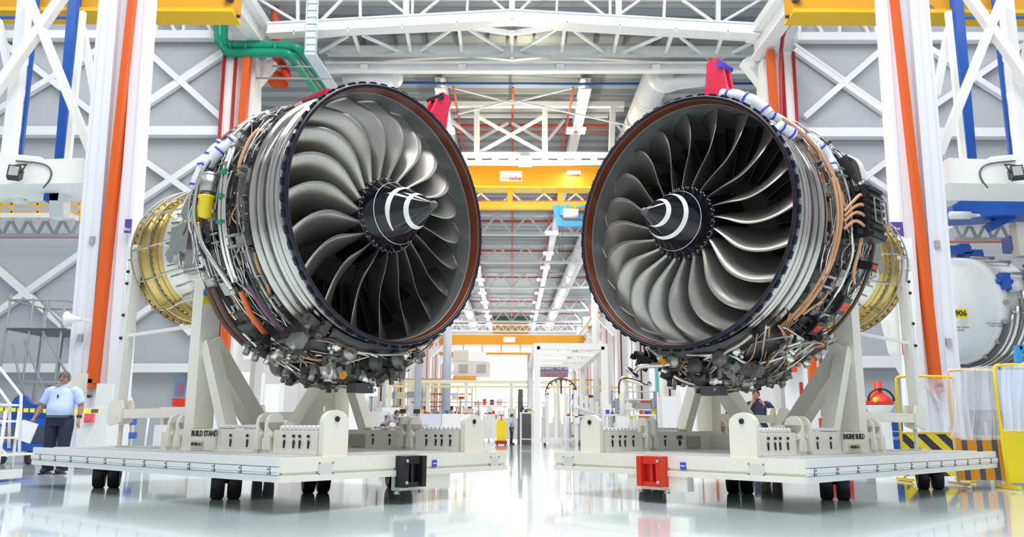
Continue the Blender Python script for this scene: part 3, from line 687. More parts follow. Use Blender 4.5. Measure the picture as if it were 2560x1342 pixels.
# ================================================================ ROOM SHELL
FLOORM=mat('floor_epoxy',(.68,.77,.79),.09,var=.05,scale=.35,coat=.5,bump=.012)
struct('floor',MB().bx(-30,30,-8,126,-.1,0),FLOORM)
struct('wall_left',MB().bx(-30.3,-30,-8,27.3,0,22),PANEL)
struct('wall_right',MB().bx(30,30.3,-8,27.3,0,22),PANEL)
struct('wall_front_left',MB().bx(-30,-10.1,27,27.3,0,22),PANEL)
struct('wall_front_right',MB().bx(10.0,30,27,27.3,0,22),PANEL)
struct('wall_front_upper',MB().bx(-10.1,10.0,27,27.3,17.0,22),PANELG)
struct('wall_far_left',MB().bx(-17.3,-17,27.3,126,0,17),mat('far_wall_white',(.82,.83,.85),.6))
struct('wall_far_right',MB().bx(17,17.3,27.3,126,0,17),MATS['far_wall_white'])
struct('wall_back',MB().bx(-17.3,17.3,126,126.3,0,17),MATS['far_wall_white'])
struct('ceiling',MB().bx(-30.3,30.3,-8,27.3,22,22.2),mat('hall_ceiling',(.5,.51,.53),.6))
struct('ceiling_far',MB().bx(-17.3,17.3,27.3,126.3,17,17.2),ROOFM)
# daylight glazing of the end wall
for i,(x0,x1) in enumerate(((-6.3,-2.2),(-2.0,2.0),(2.2,6.3))):
    w_=struct('window_%d'%(i+1),MB().bx(x0,x1,125.9,125.98,.8,10.2),mat('daylit_pane',(1,.98,.94),.4,emit=1.5))
# ---------------------------------------------------------------- steelwork helpers
def members(mb,lst,Y,sc=1.):
    for i_,t in enumerate(lst):
        u1,v1,u2,v2,w=t[:5]; Yk=(t[5] if len(t)>5 else Y)+.006*i_
        mb.beam(at(u1,v1,Y=Yk),at(u2,v2,Y=Yk),w*sc,w*sc,up=(0,1,0))
    return mb
def steel(name,label,cat,lst,Y,m=WHITE,group=None):
    return tag(members(MB(),lst,Y).build(name,m),label,cat,group)
# leaning crossed braces and girts standing against the two flank walls
def cross(label,lst,Y=26.8,g='crossed wall braces'): return steel('wall_brace',label,'brace',lst,Y,WHITE,g)
cross('large white X brace on grey wall right of the left pillar',[(350,112,555,296,.22),(350,275,575,125,.20),(350,262,575,112,.10)])
cross('lower white X brace behind the left engine\'s tail',[(330,380,560,540,.22),(325,520,575,352,.22)])
cross('white X brace low on grey wall beside the gold turbine of left engine',[(300,822,470,705,.2),(330,680,480,835,.2)])
cross('white X brace high on the wall at far left behind blue mast',[(-60,310,262,118,.22),(-20,85,262,305,.22)])
cross('white X brace low on wall at far left above scaffold',[(-60,820,232,615,.22),(-60,625,200,850,.22)])
cross('large white X brace on grey wall left of the right pillar',[(1985,125,2210,282,.20),(1985,110,2210,268,.10),(2010,294,2200,128,.22)])
cross('lower white X brace behind the right engine\'s turbine',[(2000,560,2225,398,.22),(2080,380,2225,480,.2)])
cross('white X brace on wall at far right behind the blue mast',[(2310,115,2640,325,.22),(2320,275,2640,55,.22)])
for lab,lst in (('white horizontal wall girt left of portal, near the roof',[(-200,90,575,90,.32)]),('white horizontal wall girt at mid height on left wall',[(-200,330,560,330,.34)]),('white horizontal wall girt low on left wall behind the man',[(-200,920,548,920,.30)]),
   ('white horizontal wall girt right of portal, near the roof',[(1990,95,2760,95,.32)]),('white horizontal wall girt at mid height on right wall',[(1995,334,2760,334,.34)]),('white horizontal wall girt low on right wall behind red valve',[(2010,905,2760,905,.40)])):
    steel('wall_girt',lab,'girt',lst,26.7,WHITE,'horizontal wall girts')
for s_,l_ in ((0,'left'),(1,'right')):
    lst=[]
    xs=[393,430,461,520,545] if s_==0 else [2000,2045,2100,2160,2190]
    for i,u in enumerate(xs): lst+= [(u,20,u+(2 if i%2 else -2),86,.10)] if i%2==0 else [(u-22,20,u+12,86,.10)]
    steel('lattice_girder','white lattice girder above the upper wall girt on the %s wall'%l_,'girder',lst+[(385,30,560,30,.12) if s_==0 else (1995,30,2210,30,.12)],26.6,WHITE,'lattice girders')
# ---------------------------------------------------------------- portal girder, wind truss, lintel
g=MB()
for a,b in (((672,78),(1280,45)),((1280,45),(1895,80))):
    p=at(*a,Y=26.6);q=at(*b,Y=26.6); g.beam(p,q,.45,.42); 
    g.beam(p+V((0,-.25,.2)),q+V((0,-.25,.2)),.06,.06); g.beam(p+V((0,-.25,-.2)),q+V((0,-.25,-.2)),.06,.06)
for u in (735,870,1005,1142,1280,1418,1550,1690,1820):
    v=45+(abs(u-1280)/610)*34; p=at(u,v,Y=26.34); g.box(p,(.03,.04,.40))
tag(g.build('roof_girder',WHITE),'shallow peaked white box girder across the top of the portal','girder')
up=[(901,-10,901,48,.10),(1016,-10,1016,42,.22),(1032,-10,1031,42,.09),(963,-6,1024,42,.09),(1045,42,1104,-6,.09),(1170,-10,1167,38,.09),(1225,-6,1271,34,.09),(1280,-10,1280,32,.22),(1293,34,1333,-6,.09),(1393,-10,1391,38,.09),(1455,-6,1518,44,.09),(1525,-10,1525,44,.10),(1546,-10,1546,44,.22),(1538,44,1608,-6,.09),(1662,-10,1659,48,.10),(745,-10,745,62,.12),(640,-6,747,58,.10),(803,52,860,-6,.10),(1705,0,1785,56,.09),(1795,56,1795,-10,.16),(1805,56,1910,-6,.09),(600,-4,2000,-4,.12)]
steel('upper_lattice','white lattice bracing on grey wall above the peaked girder','lattice',up,26.65)
wt=MB(); Z=16.2
def zb(u1,v1,u2,v2,w): wt.beam(at(u1,v1,z=Z),at(u2,v2,z=Z),w,w)
for c in ([(790,90),(860,83),(1180,69),(1280,83),(1380,69),(1895,98)],[(815,158),(860,154),(1180,137),(1280,147),(1375,137),(1885,165)]):
    for a,b in zip(c,c[1:]): zb(*a,*b,.16)
for t in ((885,86,903,142),(1017,78,1028,135),(1148,74,1155,130),(1411,74,1404,130),(1545,80,1533,137),(1679,88,1660,142),(1803,95,1785,150)): zb(*t,.13)
for t in ((905,88,1015,136),(1125,76,1040,134),(1172,73,1258,126),(1390,73,1302,126),(1435,77,1520,138),(1655,90,1545,137),(1700,92,1775,150),(1885,105,1790,152),(800,130,870,90),(1280,83,1280,147)): zb(*t,.10)
tag(wt.build('wind_truss',WHITE),'flat white triangulated wind truss under the corrugated roof behind the girder','truss')
fb=MB(); p=at(820,128,Y=29.5);q=at(1892,130,Y=29.5); fb.beam(p,q,.25,.40); tag(fb.build('eaves_beam',mat('pale_green_grey',(.60,.64,.64),.5)),'pale grey beam crossing the portal behind the wind truss','beam')
lt=MB(); 
for v in(160,178): lt.beam(at(815,v,Y=29.9),at(1895,v,Y=29.9),.3,.09)
lt.beam(at(815,169,Y=29.95),at(1895,169,Y=29.95),.06,.25)
for u in(910,1155,1400,1640): lt.box(at(u,169,Y=29.8),(.32,.12,.26))
tag(lt.build('lintel_beam',WHITE),'white flanged lintel beam spanning the portal opening','beam')
for i,u in enumerate((985,1070,1275,1370,1490,1560)):                # dark hangers under the corrugated roof
    pass
ORD_=['leftmost','second','third','fourth','fifth','sixth','middle','eighth','ninth','tenth','eleventh','twelfth','rightmost']
for i,u in enumerate((905,985,1065,1142,1220,1270,1290,1335,1412,1490,1565,1640,1725)):
    a=at(u,82,z=16.85); b=at(u+(u-1280)*-.03,120,z=16.85)
    tag(MB().beam(a,b,.10,.12).build('roof_hanger',DKGREY),'short dark purlin bracket under the corrugated roof, %s of thirteen from the left'%ORD_[i],'bracket','dark purlin brackets above the lintel')
# crane runway beams running away towards the portal, and knee brackets
for s_,l_,a,b in ((0,'left',(585,0),(662,112)),(1,'right',(1975,10),(1888,128))):
    m=MB(); q=at(*b,Y=27.2); p=at(*a,z=q.z); m.ibeam(p,q,.5,.75,.08); m.beam(p+V((.22*(1 if s_==0 else -1),0,.5)),q+V((.22*(1 if s_==0 else -1),0,.5)),.3,.3)
    tag(m.build('runway_beam',WHITE),'white crane runway beam running away at upper %s of the portal'%l_,'beam','crane runway beams')
for s_,l_ in ((0,'left'),(1,'right')):
    f=(lambda u:u) if s_==0 else (lambda u:2545-u)
    m=MB()
    x0=at(f(568),300,Y=27).x; x1=at(f(600),300,Y=27).x; m.bx(x0,x1,26.3,27,0,14.6)
    x0=at(f(606),300,Y=27.3).x; x1=at(f(640),300,Y=27.3).x; m.bx(x0,x1,26.8,27.4,0,14.6)
    k=[(632,420),(632,235),(640,178),(678,148),(690,160),(652,190),(645,240),(645,420)]
    P=[at(f(u),v,Y=27.6) for u,v in k]
    for a,b in (((638,900),(638,205)),((638,210),(684,152))): m.beam(at(f(a[0]+(-12 if a[1]>800 else 0)),a[1],Y=27.8),at(f(b[0]),b[1],Y=27.8),.34,.5,up=(0,1,0))
    col=tag(m.build('portal_column',WHITE),'white built-up column with angled knee on the %s side of the portal'%l_,'column','portal columns')
    for (u1,v1,u2,v2,w,mm,nm,nn) in ((562,130,548,900,.13,DKRED,'dark red pipe','pipe'),(591,130,575,900,.13,DKRED,'dark red pipe','pipe'),(620,128,566,930,.26,ORANGE,'orange power rail','power_rail')):
        if s_==1: u1,u2=f(u1)+0,f(u2)
        p=at(u1,v1,Y=26.2); q=V((at(u2,v2,Y=26.2).x,26.2,p.z if False else at(u2,v2,Y=26.2).z))
        q.x=p.x+(q.x-p.x)*.35
        mb=MB(); mb.beam(p,q,w,w,up=(0,1,0)) if mm is ORANGE else mb.cyl(p,q,w/2,8)
        side_word={(0,562):'outer',(0,591):'inner'}.get((0,int(u1) if s_==0 else (562 if abs(u1-f(562))<2 else 591 if abs(u1-f(591))<2 else 0)),'')
        tag(mb.build(nn,mm),('%s %s on the %s portal column'%(side_word,nm,l_)).strip(),nn.split('_')[-1],'risers on the portal columns')
# ---------------------------------------------------------------- big near pillars
for s_,l_ in ((0,'left'),(1,'right')):
    sg=-1 if s_==0 else 1
    def bb(mb,x0,x1,y0,y1,lean=.30,z1=12.5):
        # leaning built-up section: x given at 2 m height
        k=lean/8.5
        vs=[]
        for z in(0,z1):
            for x in(x0,x1):
                for y in(y0,y1): vs.append(V((sg*(x+(z-2)*k),y,z)))
        return mb.add(vs,[(0,1,3,2),(4,6,7,5),(0,4,5,1),(2,3,7,6),(0,2,6,4),(1,5,7,3)] )
    LO=8.07 if s_==0 else 8.28; W_=1.12 if s_==0 else 1.02; LN=.34 if s_==0 else .26
    m=MB(); bb(m,LO,LO+.07,16.0,16.45,LN); bb(m,LO+.07,LO+.30,16.04,16.12,LN); bb(m,LO+.30,LO+.80,16.14,16.22,LN); bb(m,LO+W_-.44,LO+W_,15.98,16.45,LN); bb(m,LO+W_-.30,LO+W_-.28,15.96,15.98,LN); bb(m,LO+W_-.12,LO+W_-.105,15.96,15.98,LN); bb(m,LO+.3,LO+.32,16.04,16.2,LN)
    root=empty('bay_pillar',(sg*(LO+.6),16.4,0),'tall white steel pillar with orange rail on the %s side of the hall'%l_,'pillar','tall near pillars')
    pc=m.build('column_shaft',mat('pillar_white',(.74,.75,.80),.4,var=.02,scale=.6),root)
    m=MB(); ox=8.59 if s_==0 else 8.70; bb(m,ox,ox+.135,15.86,16.14,.08 if s_==0 else -.02); zz=at(230,958,Y=16).z
    for q in m.v: q.z=max(q.z,zz)
    m.bx(sg*ox,sg*(ox+(.34 if s_==0 else .16)),15.86,16.14,zz-.1,zz+.08)
    rl=m.build('power_rail',ORANGE,root); rl['label']='bright orange power rail down the pillar'
    # purple bay sign
    u0,u1,v0,v1=((310,330,548,582) if s_==0 else (2231,2256,555,612))
    a=at(u0,v1,Y=15.87);b=at(u1,v0,Y=15.87); m=MB().bx(a.x,b.x,15.86,15.89,a.z,b.z); sgn_=m.build('bay_sign',PURPLE,root)
    if s_==1: text('lettering','1',.24,PEARL,((a.x+b.x)/2,15.855,a.z+.13),(1,0,0),(0,0,1),sgn_); text('lettering','Bay',.09,PEARL,((a.x+b.x)/2,15.855,a.z+.36),(1,0,0),(0,0,1),sgn_)
    else: text('lettering','Bay',.09,PEARL,((a.x+b.x)/2,15.855,a.z+.08),(1,0,0),(0,0,1),sgn_)
    for z in (2.6,4.7):
        m=MB().box((sg*(LO+W_-.2),15.95,z),(.1,.06,.16)); m.build('conduit_box',MIDG,root)
# horn loudspeaker on the left pillar
p=at(185,798,Y=15.6); m=MB().lathe([(-.16,.04),(-.12,.045),(.0,.07),(.12,.14),(.15,.17),(.15,.15),(.0,.05)],18,Matrix.Translation(p)@Matrix.Rotation(pi,4,'Z')).box(p+V((.2,.1,0)),(.1,.25,.06))
tag(m.build('horn_loudspeaker',CABW),'white horn loudspeaker on the left pillar','loudspeaker')
# ---------------------------------------------------------------- side bay steel, cranes
def bay(s_,l_,F,Yb=16.95):
    f=(lambda u:u) if s_==0 else (lambda u:2560-u+F)
    mem=lambda L: [(f(a),b,f(c),d,w,*r) for (a,b,c,d,w,*r) in L]
    steel('bay_brace','heavy white diagonal braces crossing in the %s side bay'%l_,'brace',mem([(-40,268,172,-30,.20),(58,-40,230,385,.17)]),Yb,WHITE2,'diagonal side bay braces')
    steel('bay_post','wide white post beside the thin blue rail in the %s side bay'%l_,'post',mem([(66,-20,20,418,.25)]),Yb+.6,WHITE,'side bay posts')
    steel('bay_post','slim off-white post beside the wide blue mast in the %s side bay'%l_,'post',mem([(208,30,168,420,.12)]),Yb+.6,WHITE2,'side bay posts')
    steel('bay_strut','pale tapering strut behind braces at the outer end of the %s side bay'%l_,'strut',mem([(-5,50,42,262,.15)]),Yb+.8,WHITE,'side bay struts'); steel('bay_strut','pale tapering strut right behind the blue mast in the %s side bay'%l_,'strut',mem([(206,70,238,240,.15)]),Yb+.8,WHITE,'side bay struts')
    steel('crane_mast','wide royal blue crane mast in the %s side bay'%l_,'mast',mem([(190,-30,154,400,.24)]),19,BLUE,'blue crane masts')
    steel('crane_rail','thin blue rail at the outer edge of the %s side bay'%l_,'rail',mem([(98,-30,52,390,.08),(-40,44,190,44,.06)]),19,BLUE,'thin blue rails')
    # box girder with floodlight
    Y=16.6; P=[at(f(u),v,Y=Y) for u,v in((-80,378),(0,390),(112,408),(222,404),(222,466),(-80,470))]
    m=MB().prism([(q.x,q.z) for q in P],(0,Y+.4,0),(1,0,0),(0,0,1),1.3)
    m.prism([(q.x,q.z) for q in [at(f(u),v,Y=Y) for u,v in((-80,380),(112,398),(112,410),(-80,392))]],(0,Y-.1,0),(1,0,0),(0,0,1),.15)
    tag(m.build('box_girder',WHITE2),'white box girder carrying a floodlight in the %s side bay'%l_,'girder','floodlight girders')
    c=at(f(36),432,Y=16.0); R=Matrix.Rotation(.35*(1 if s_==0 else -1),3,'Z')@Matrix.Rotation(-.25,3,'X')
    root=empty('floodlight',c,'black floodlight hanging on the white girder in the %s side bay'%l_,'floodlight','black floodlights')
    MB().box(c,(.24,.16,.30),R).box(c+V((0,.14,.02)),(.16,.14,.2),R).build('housing',BLACK,root)
    MB().box(c+R@V((0,-.085,0)),(.18,.012,.23),R).build('lens',mat('flood_glass',(.35,.37,.38),.1),root)
    MB().tube([c+V((-.14,0,0)),c+V((-.15,.1,.2)),c+V((0,.2,.26)),c+V((.15,.1,.2)),c+V((.14,0,0))],.015,6).cyl(c+V((0,.2,.26)),c+V((0,.42,.34)),.02,6).build('bracket',BLACK,root)
    tag(MB().tube(chaikin([at(f(u),v,Y=16.32) for u,v in((40,402),(110,408),(130,425),(126,448),(108,470))],2),.018,6).build('cable',DKGREY),'dark cable looping from the floodlight in the %s side bay'%l_,'cable','floodlight cables')
bay(0,'left',0); bay(1,'right',18)
# overhead yellow cranes near the top corners
for s_,l_,u0,u1,v in ((0,'left',-220,592,40),(1,'right',1972,2800,45)):
    Y=19.4; a=at(u0,v,Y=Y); b=at(u1,v,Y=Y); z0=(a.z+b.z)/2-.03; z1=z0+1.0
    root=empty('overhead_crane',((a.x+b.x)/2,Y,z0),'yellow overhead crane girder entering at the upper %s corner'%l_,'crane','yellow overhead cranes')
    MB().bx(a.x,b.x,Y-.28,Y+.28,z0+.08,z1).build('bridge_girder',mat('deep_yellow_paint',(.66,.31,.003),.5,var=.05),root)
    MB().bx(a.x,b.x,Y-.36,Y+.36,z0-.02,z0+.09).build('bottom_flange',mat('flange_yellow',(.80,.47,.004),.5),root)
    e=b.x if s_==0 else a.x; sg=1 if s_==0 else -1
    MB().cyl((e-.1*sg,Y-.3,z0+.42),(e-.1*sg,Y-.42,z0+.42),.13,14).build('buffer_wheel',mat('wheel_blue_grey',(.05,.06,.12),.4),root)
    MB().cyl((e,Y,z0+.05),(e+.09*sg,Y,z0+.05),.05,10).build('end_stop',BLACK,root)
    if s_==1: text('lettering','SWL 5t',.16,mat('sign_blue',(.05,.08,.3),.5),at(2313,17,Y=Y-.29),(1,0,0),(0,0,1),root)
# lower side-bay stuff: walkways, rails, pipes on the walls
def walkway(l_,u0,u1,v0,v1,Y,posts,dirn):
    root=empty('access_walkway',at((u0+u1)/2,v1,Y=Y),'grey trussed access walkway with yellow handrail low in the %s side bay'%l_,'walkway','trussed access walkways')
    m=MB(); m.beam(at(u0,v0,Y=Y),at(u1,v0,Y=Y),.9,.14); m.build('deck',ALU,root)
    m=MB(); n=6
    m.beam(at(u0,v1,Y=Y),at(u1,v1,Y=Y),.1)
    for i in range(n):
        a=u0+(u1-u0)*i/n; b=u0+(u1-u0)*(i+1)/n; c=(a+b)/2
        m.beam(at(a,v0,Y=Y),at(c,v1,Y=Y),.07,.07,up=(0,1,0)); m.beam(at(c,v1,Y=Y),at(b,v0,Y=Y),.07,.07,up=(0,1,0))
    m.build('underframe',MIDG,root)
    m=MB(); 
    for q in(0,-22): m.beam(at(u0,v0-38+q*-.9,Y=Y-.4),at(u1,v0-38+q*-.9,Y=Y-.4),.05)
    for u in posts: m.beam(at(u,v0-42,Y=Y-.4),at(u,v0,Y=Y-.4),.05,.05,up=(0,1,0))
    m.build('handrail',mat('rail_yellow',(.85,.5,.03),.4),root)
walkway('left',-60,200,548,588,22,(0,30,95,160,200),1)
walkway('right',2385,2620,560,598,22,(2400,2450,2500,2560,2610),1)
m=MB().box(at(138,487,Y=17.2),(.34,.3,.36)); tag(m.build('hoist_motor',BLUE),'small royal blue hoist motor under the girder, left side bay','motor')
m=MB().box(at(98,474,Y=17.2),(.40,.25,.13)); tag(m.build('cable_box',DKGREY),'flat dark box under the white girder, left side bay','box')
m=MB().beam(at(150,466,Y=17.2),at(150,545,Y=17.2),.32,.3,up=(0,1,0)); tag(m.build('hanger_post',CABW),'short pale hanger post below the blue hoist motor','post')
p=at(15,490,Y=17.5); m=MB().lathe([(-.5,.1),(-.2,.14),(.2,.14),(.25,.20),(.45,.20),(.47,.1)],16,Matrix.Translation(p)); tag(m.build('hoist_drum',CABW),'white cylindrical hoist drum at left edge under the girder','drum')
for l_,u0,u1,v in(('left',-60,560,592),('right',2200,2700,604)):
    tag(MB().cyl(at(u0,v,Y=26.5),at(u1,v,Y=26.5),.05,8).build('fire_main',FARRED),'thin red fire main along the %s wall below the walkway'%l_,'pipe','red wall fire mains')
# blue crane truck + hoist at right
m=MB(); Y=19.5
m.prism([(q.x,q.z) for q in [at(u,v,Y=Y) for u,v in((2357,528),(2378,513),(2640,508),(2640,545),(2500,548),(2362,556))]],(0,Y,0),(1,0,0),(0,0,1),.9)
m.beam(at(2470,570,Y=Y),at(2600,500,Y=Y),.22); m.beam(at(2415,515,Y=Y),at(2415,480,Y=Y),.3,.3,up=(0,1,0)); m.beam(at(2415,482,Y=Y),at(2530,480,Y=Y),.3)
tag(m.build('crane_end_truck',BLUE),'royal blue crane end truck under the girder in the right side bay','crane part')
p=at(2400,538,Y=18.8); m=MB().lathe([(-.25,.0),(-.25,.1),(.25,.1),(.25,.06),(.5,.03)],14,Matrix.Translation(p)); tag(m.build('hoist_cylinder',CABW),'white cylinder on the blue crane truck','cylinder')
for i,(u,v,w,h) in enumerate(((2392,628,.55,.22),(2425,640,.5,.12),(2540,612,.5,.4))):
    tag(MB().box(at(u,v,Y=19.8),(w,.4,h)).box(at(u+12,v-10,Y=19.8),(w*.5,.3,h*.6)).build('lifting_fixture',BLUE),['blue lifting fixture above the white engine casing, nearest the pillar','flat blue lifting clamp above the white engine casing','blue lifting fixture at the right edge above the spare engine'][i],'fixture')
tag(MB().box(at(2550,600,Y=19.5),(.3,.3,.9)).build('counter_weight',BEIGE),'beige counterweight box hanging at the right edge','weight')
# ---------------------------------------------------------------- green pipes, red pipes and tray at upper left of the portal
Yg=26.2
def pipe(name,pts,r,m,label,cat,group=None,n=10): return tag(MB().tube(chaikin(pts,2),r,n).build(name,m),label,cat,group)
e=at(757,124,Y=Yg)
pipe('green_pipe',[at(551,20,Y=Yg),at(547,92,Y=Yg),at(552,112,Y=Yg),at(580,114,Y=Yg),at(735,116,Y=Yg),at(752,126,Y=Yg),at(785,170,z=e.z),at(832,236,z=e.z)],.19,GREEN,'thick green pipe stepping down at upper left, upper of the pair','pipe','green pipes',12)
pipe('green_pipe',[at(562,20,Y=Yg+.4),at(556,110,Y=Yg-.1),at(568,133,Y=Yg-.1),at(590,133,Y=Yg-.1),at(715,131,Y=Yg-.1),at(730,142,Y=Yg-.1),at(760,185,z=e.z-.3),at(800,240,z=e.z-.3)],.17,GREEN,'thick green pipe stepping down at upper left, lower of the pair','pipe','green pipes',12)
for (u,v,o_) in((580,116,'nearest the drop'),(618,118,'in the middle'),(690,120,'nearest the far bend')): tag(MB().tube([at(u-4,v,Y=Yg),at(u+4,v,Y=Yg)],.225,12).build('pipe_coupling',GREEN),'green coupling collar on the upper green pipe, '+o_,'coupling','green pipe couplings')
pipe('red_pipe',[at(688,-20,Y=27.5),at(688,100,Y=27.5)],.16,FARRED,'short thick dark red vertical pipe hanging above the green pipes','pipe')
pipe('red_pipe',[at(688,96,Y=27.5),at(686,142,Y=27.2),at(700,150,Y=26.8),at(722,195,Y=26.8)],.15,RED,'bright red pipe elbow below the green pipes','pipe')
p=at(695,210,Y=27.2); m=MB().lathe([(0,.40),(-.12,.36),(-.3,.2),(-.45,.18)],16,Matrix.Translation(p)@Matrix.Rotation(pi/2,4,'Y')); tag(m.build('vent_cowl',ORANGE),'orange red vent cowl above the left engine','vent')
m=MB()
for off in(-.2,.2): m.tube([at(782,-20,Y=25)+V((off,0,0)),at(776,135,Y=25)+V((off,0,0)),at(842,235,Y=28.5)+V((off,0,0))],.03,6)
for i in range(9): c=at(781-.6*i,-10+i*17,Y=25); m.box(c,(.4,.03,.04))
m.box((at(782,-20,Y=25)+at(776,135,Y=25))/2+V((0,.05,0)),(.36,.04,(at(782,-20,Y=25)-at(776,135,Y=25)).length)); m.beam(at(776,135,Y=25),at(842,235,Y=28.5),.38,.05)
tag(m.build('cable_tray',mat('galvanised_tray',(.66,.72,.80),.4,.3)),'pale bluish cable tray dropping beside the green pipes','cable tray')
for v,u0,u1 in((165,680,795),(195,640,830)): tag(MB().cyl(at(u0,v,Y=26.5),at(u1,v+2,Y=26.5),.035,6).build('support_rail',MIDG),'thin grey support rail crossing under the green pipes, %s one'%('upper' if v==165 else 'lower'),'rail','thin support rails')
pipe('red_pipe',[at(1983,50,Y=26),at(1950,90,Y=26),at(1955,300,Y=26)],.07,DKRED,'dark red pipe dropping beside the right portal column','pipe')
# ---------------------------------------------------------------- ground level left side
def scaffold():
    Y=21; root=empty('access_scaffold',at(95,1106,Y=Y),'dark tubular access scaffold tower with stair behind the man','scaffold')
    root.location.z=0
    for (u,v0) in((28,735),(85,745),(120,750),(165,735)):
        for dy in(0,1.6):
            a=at(u,v0,Y=Y); MB().cyl(V((a.x,Y+dy,0)),V((a.x,Y+dy,a.z)),.03,6).build('standard',MIDG,root)
    for v in(750,822,955,1010):
        m=MB()
        for dy in(0,1.6): a=at(22,v,Y=Y);b=at(168,v,Y=Y); m.cyl(V((a.x,Y+dy,a.z)),V((b.x,Y+dy,b.z)),.03,6)
        for u in(28,165): a=at(u,v,Y=Y); m.cyl(V((a.x,Y,a.z)),V((a.x,Y+1.6,a.z)),.025,6)
        m.build('ledger',MIDG,root)
    for v in(820,): 
        a=at(20,v,Y=Y);b=at(168,v,Y=Y); MB().bx(a.x,b.x,Y-.05,Y+1.65,a.z-.05,a.z).build('platform',DKGREY,root)
    for (u1,v1,u2,v2) in((105,825,165,930),(165,940,60,1050),(30,860,60,990),(100,750,160,815),(60,850,120,1000)):
        MB().cyl(at(u1,v1,Y=Y),at(u2,v2,Y=Y),.03,6).build('stair_brace',MIDG,root)
scaffold()
# curved stair handrail at the left edge
root=empty('platform_stair',(at(20,1150,Y=11.5).x,11.5,0),'grey steel platform stair with handrails at the left edge','stair')
for k,(pts) in enumerate(([(-60,880),(0,920),(53,988),(48,1130)],[(-60,930),(0,975),(25,1010),(22,1120)],[(-60,1060),(20,1140)],[(-60,990),(8,1060)])):
    P=[at(u,v,Y=11.5+.5*(k%2)) for u,v in pts]; MB().tube(P,.022,8).build('handrail' if k<2 else 'mid_rail',ALU,root)
for u,dy in((14,0),(48,.5)):
    a=at(u,1030,Y=11.3+dy); MB().cyl(V((a.x,a.y,0)),V((a.x,a.y,1.0)),.022,8).build('rail_post',ALU,root)
for i in range(4): a=at(-30+i*14,1010+i*42,Y=11.6); MB().box((a.x,11.7,a.z),(.35,.8,.03)).build('tread',ALU,root)
a=at(12,1122,Y=11.5); MB().box((a.x,11.5,.10),(.30,.5,.12)).build('base_plate',CABW,root)
for d in(-.1,.1): MB().cyl((a.x+d,11.2,.05),(a.x+d,11.26,.05),.05,12).build('castor',BLACK,root)
# blue cradle behind the man
Y=17.2; P=[(28,1018),(40,995),(55,985),(66,990),(78,1008),(98,1012),(112,1004),(128,985),(150,980),(150,1050),(28,1050)]
root=empty('transport_cradle',(at(90,1090,Y=Y).x,Y,0),'royal blue transport cradle with curved saddle behind the man','cradle')
Q=[at(u,v,Y=Y) for u,v in P]; MB().prism([(q.x,q.z) for q in Q],(0,Y,0),(1,0,0),(0,0,1),.12).build('saddle',BLUE,root)
a=at(10,1052,Y=Y);b=at(150,1052,Y=Y); MB().bx(a.x,b.x,Y-.5,Y+.6,a.z-.12,a.z+.05).build('upper_frame',BLUE,root)
MB().bx(a.x,b.x,Y-.5,Y+.6,.28,.44).build('lower_frame',BLUE,root)
for x in(a.x+.3,b.x-.3):
    MB().cyl((x-.05,Y-.4,.14),(x+.05,Y-.4,.14),.14,14).box((x,Y-.4,.22),(.08,.1,.14)).build('castor',BLACK,root)
MB().bx(a.x,b.x,Y+.1,Y+.2,.44,a.z-.1).build('back_panel',MIDG,root)
# control cabinet at the pillar foot
a=at(186,1110,Y=15.2);b=at(284,940,Y=15.2)
root=empty('control_cabinet',((a.x+b.x)/2,15.4,0),'pale grey control cabinet with red button at the left pillar foot','cabinet')
MB().bx(a.x+.05,b.x,15.15,15.7,.12,1.15).build('body',CABW,root)
MB().bx(a.x+.3,b.x,15.2,15.7,1.15,1.62).build('upper_body',CABW,root)
MB().bx(a.x+.07,b.x-.02,15.17,15.7,0,.12).build('plinth',DKGREY,root)
c=at(222,1045,Y=15.1); MB().box(c+V((0,.02,0)),(.17,.06,.17)).cyl(c+V((0,0,0)),c-V((0,.04,0)),.05,12).build('emergency_button',mat('salmon_red',(.8,.12,.12),.4),root)
c=at(222,990,Y=15.1); MB().ball(c,.04,10).cyl(c,c+V((0,.1,0)),.02,8).build('handle',BLACK,root)
c=at(198,965,Y=15.3); MB().box(c,(.2,.2,.5)).build('switch_box',mat('beige_switch_box',(.66,.64,.55),.5),root)
# hazard tape
T=MB(); P=[at(-20,1022,Y=13.9),at(60,1025,Y=13.9),at(150,1028,Y=13.95),at(250,1027,Y=15.0)]
vs=[]
for q in chaikin(P,2): vs+= [q+V((0,0,-.035)),q+V((0,0,.035))]
T.add(vs+[q+V((0,.004,0)) for q in vs],[(i,i+2,i+3,i+1) for i in range(0,len(vs)-2,2)]+[(len(vs)+i,len(vs)+i+1,len(vs)+i+3,len(vs)+i+2) for i in range(0,len(vs)-2,2)])
tag(T.build('barrier_tape',striped('tape_yellow',(.9,.82,.05),(.12,.11,.03),9,'X',.4,duty=.72)),'yellow and black barrier tape stretched behind the man','tape')
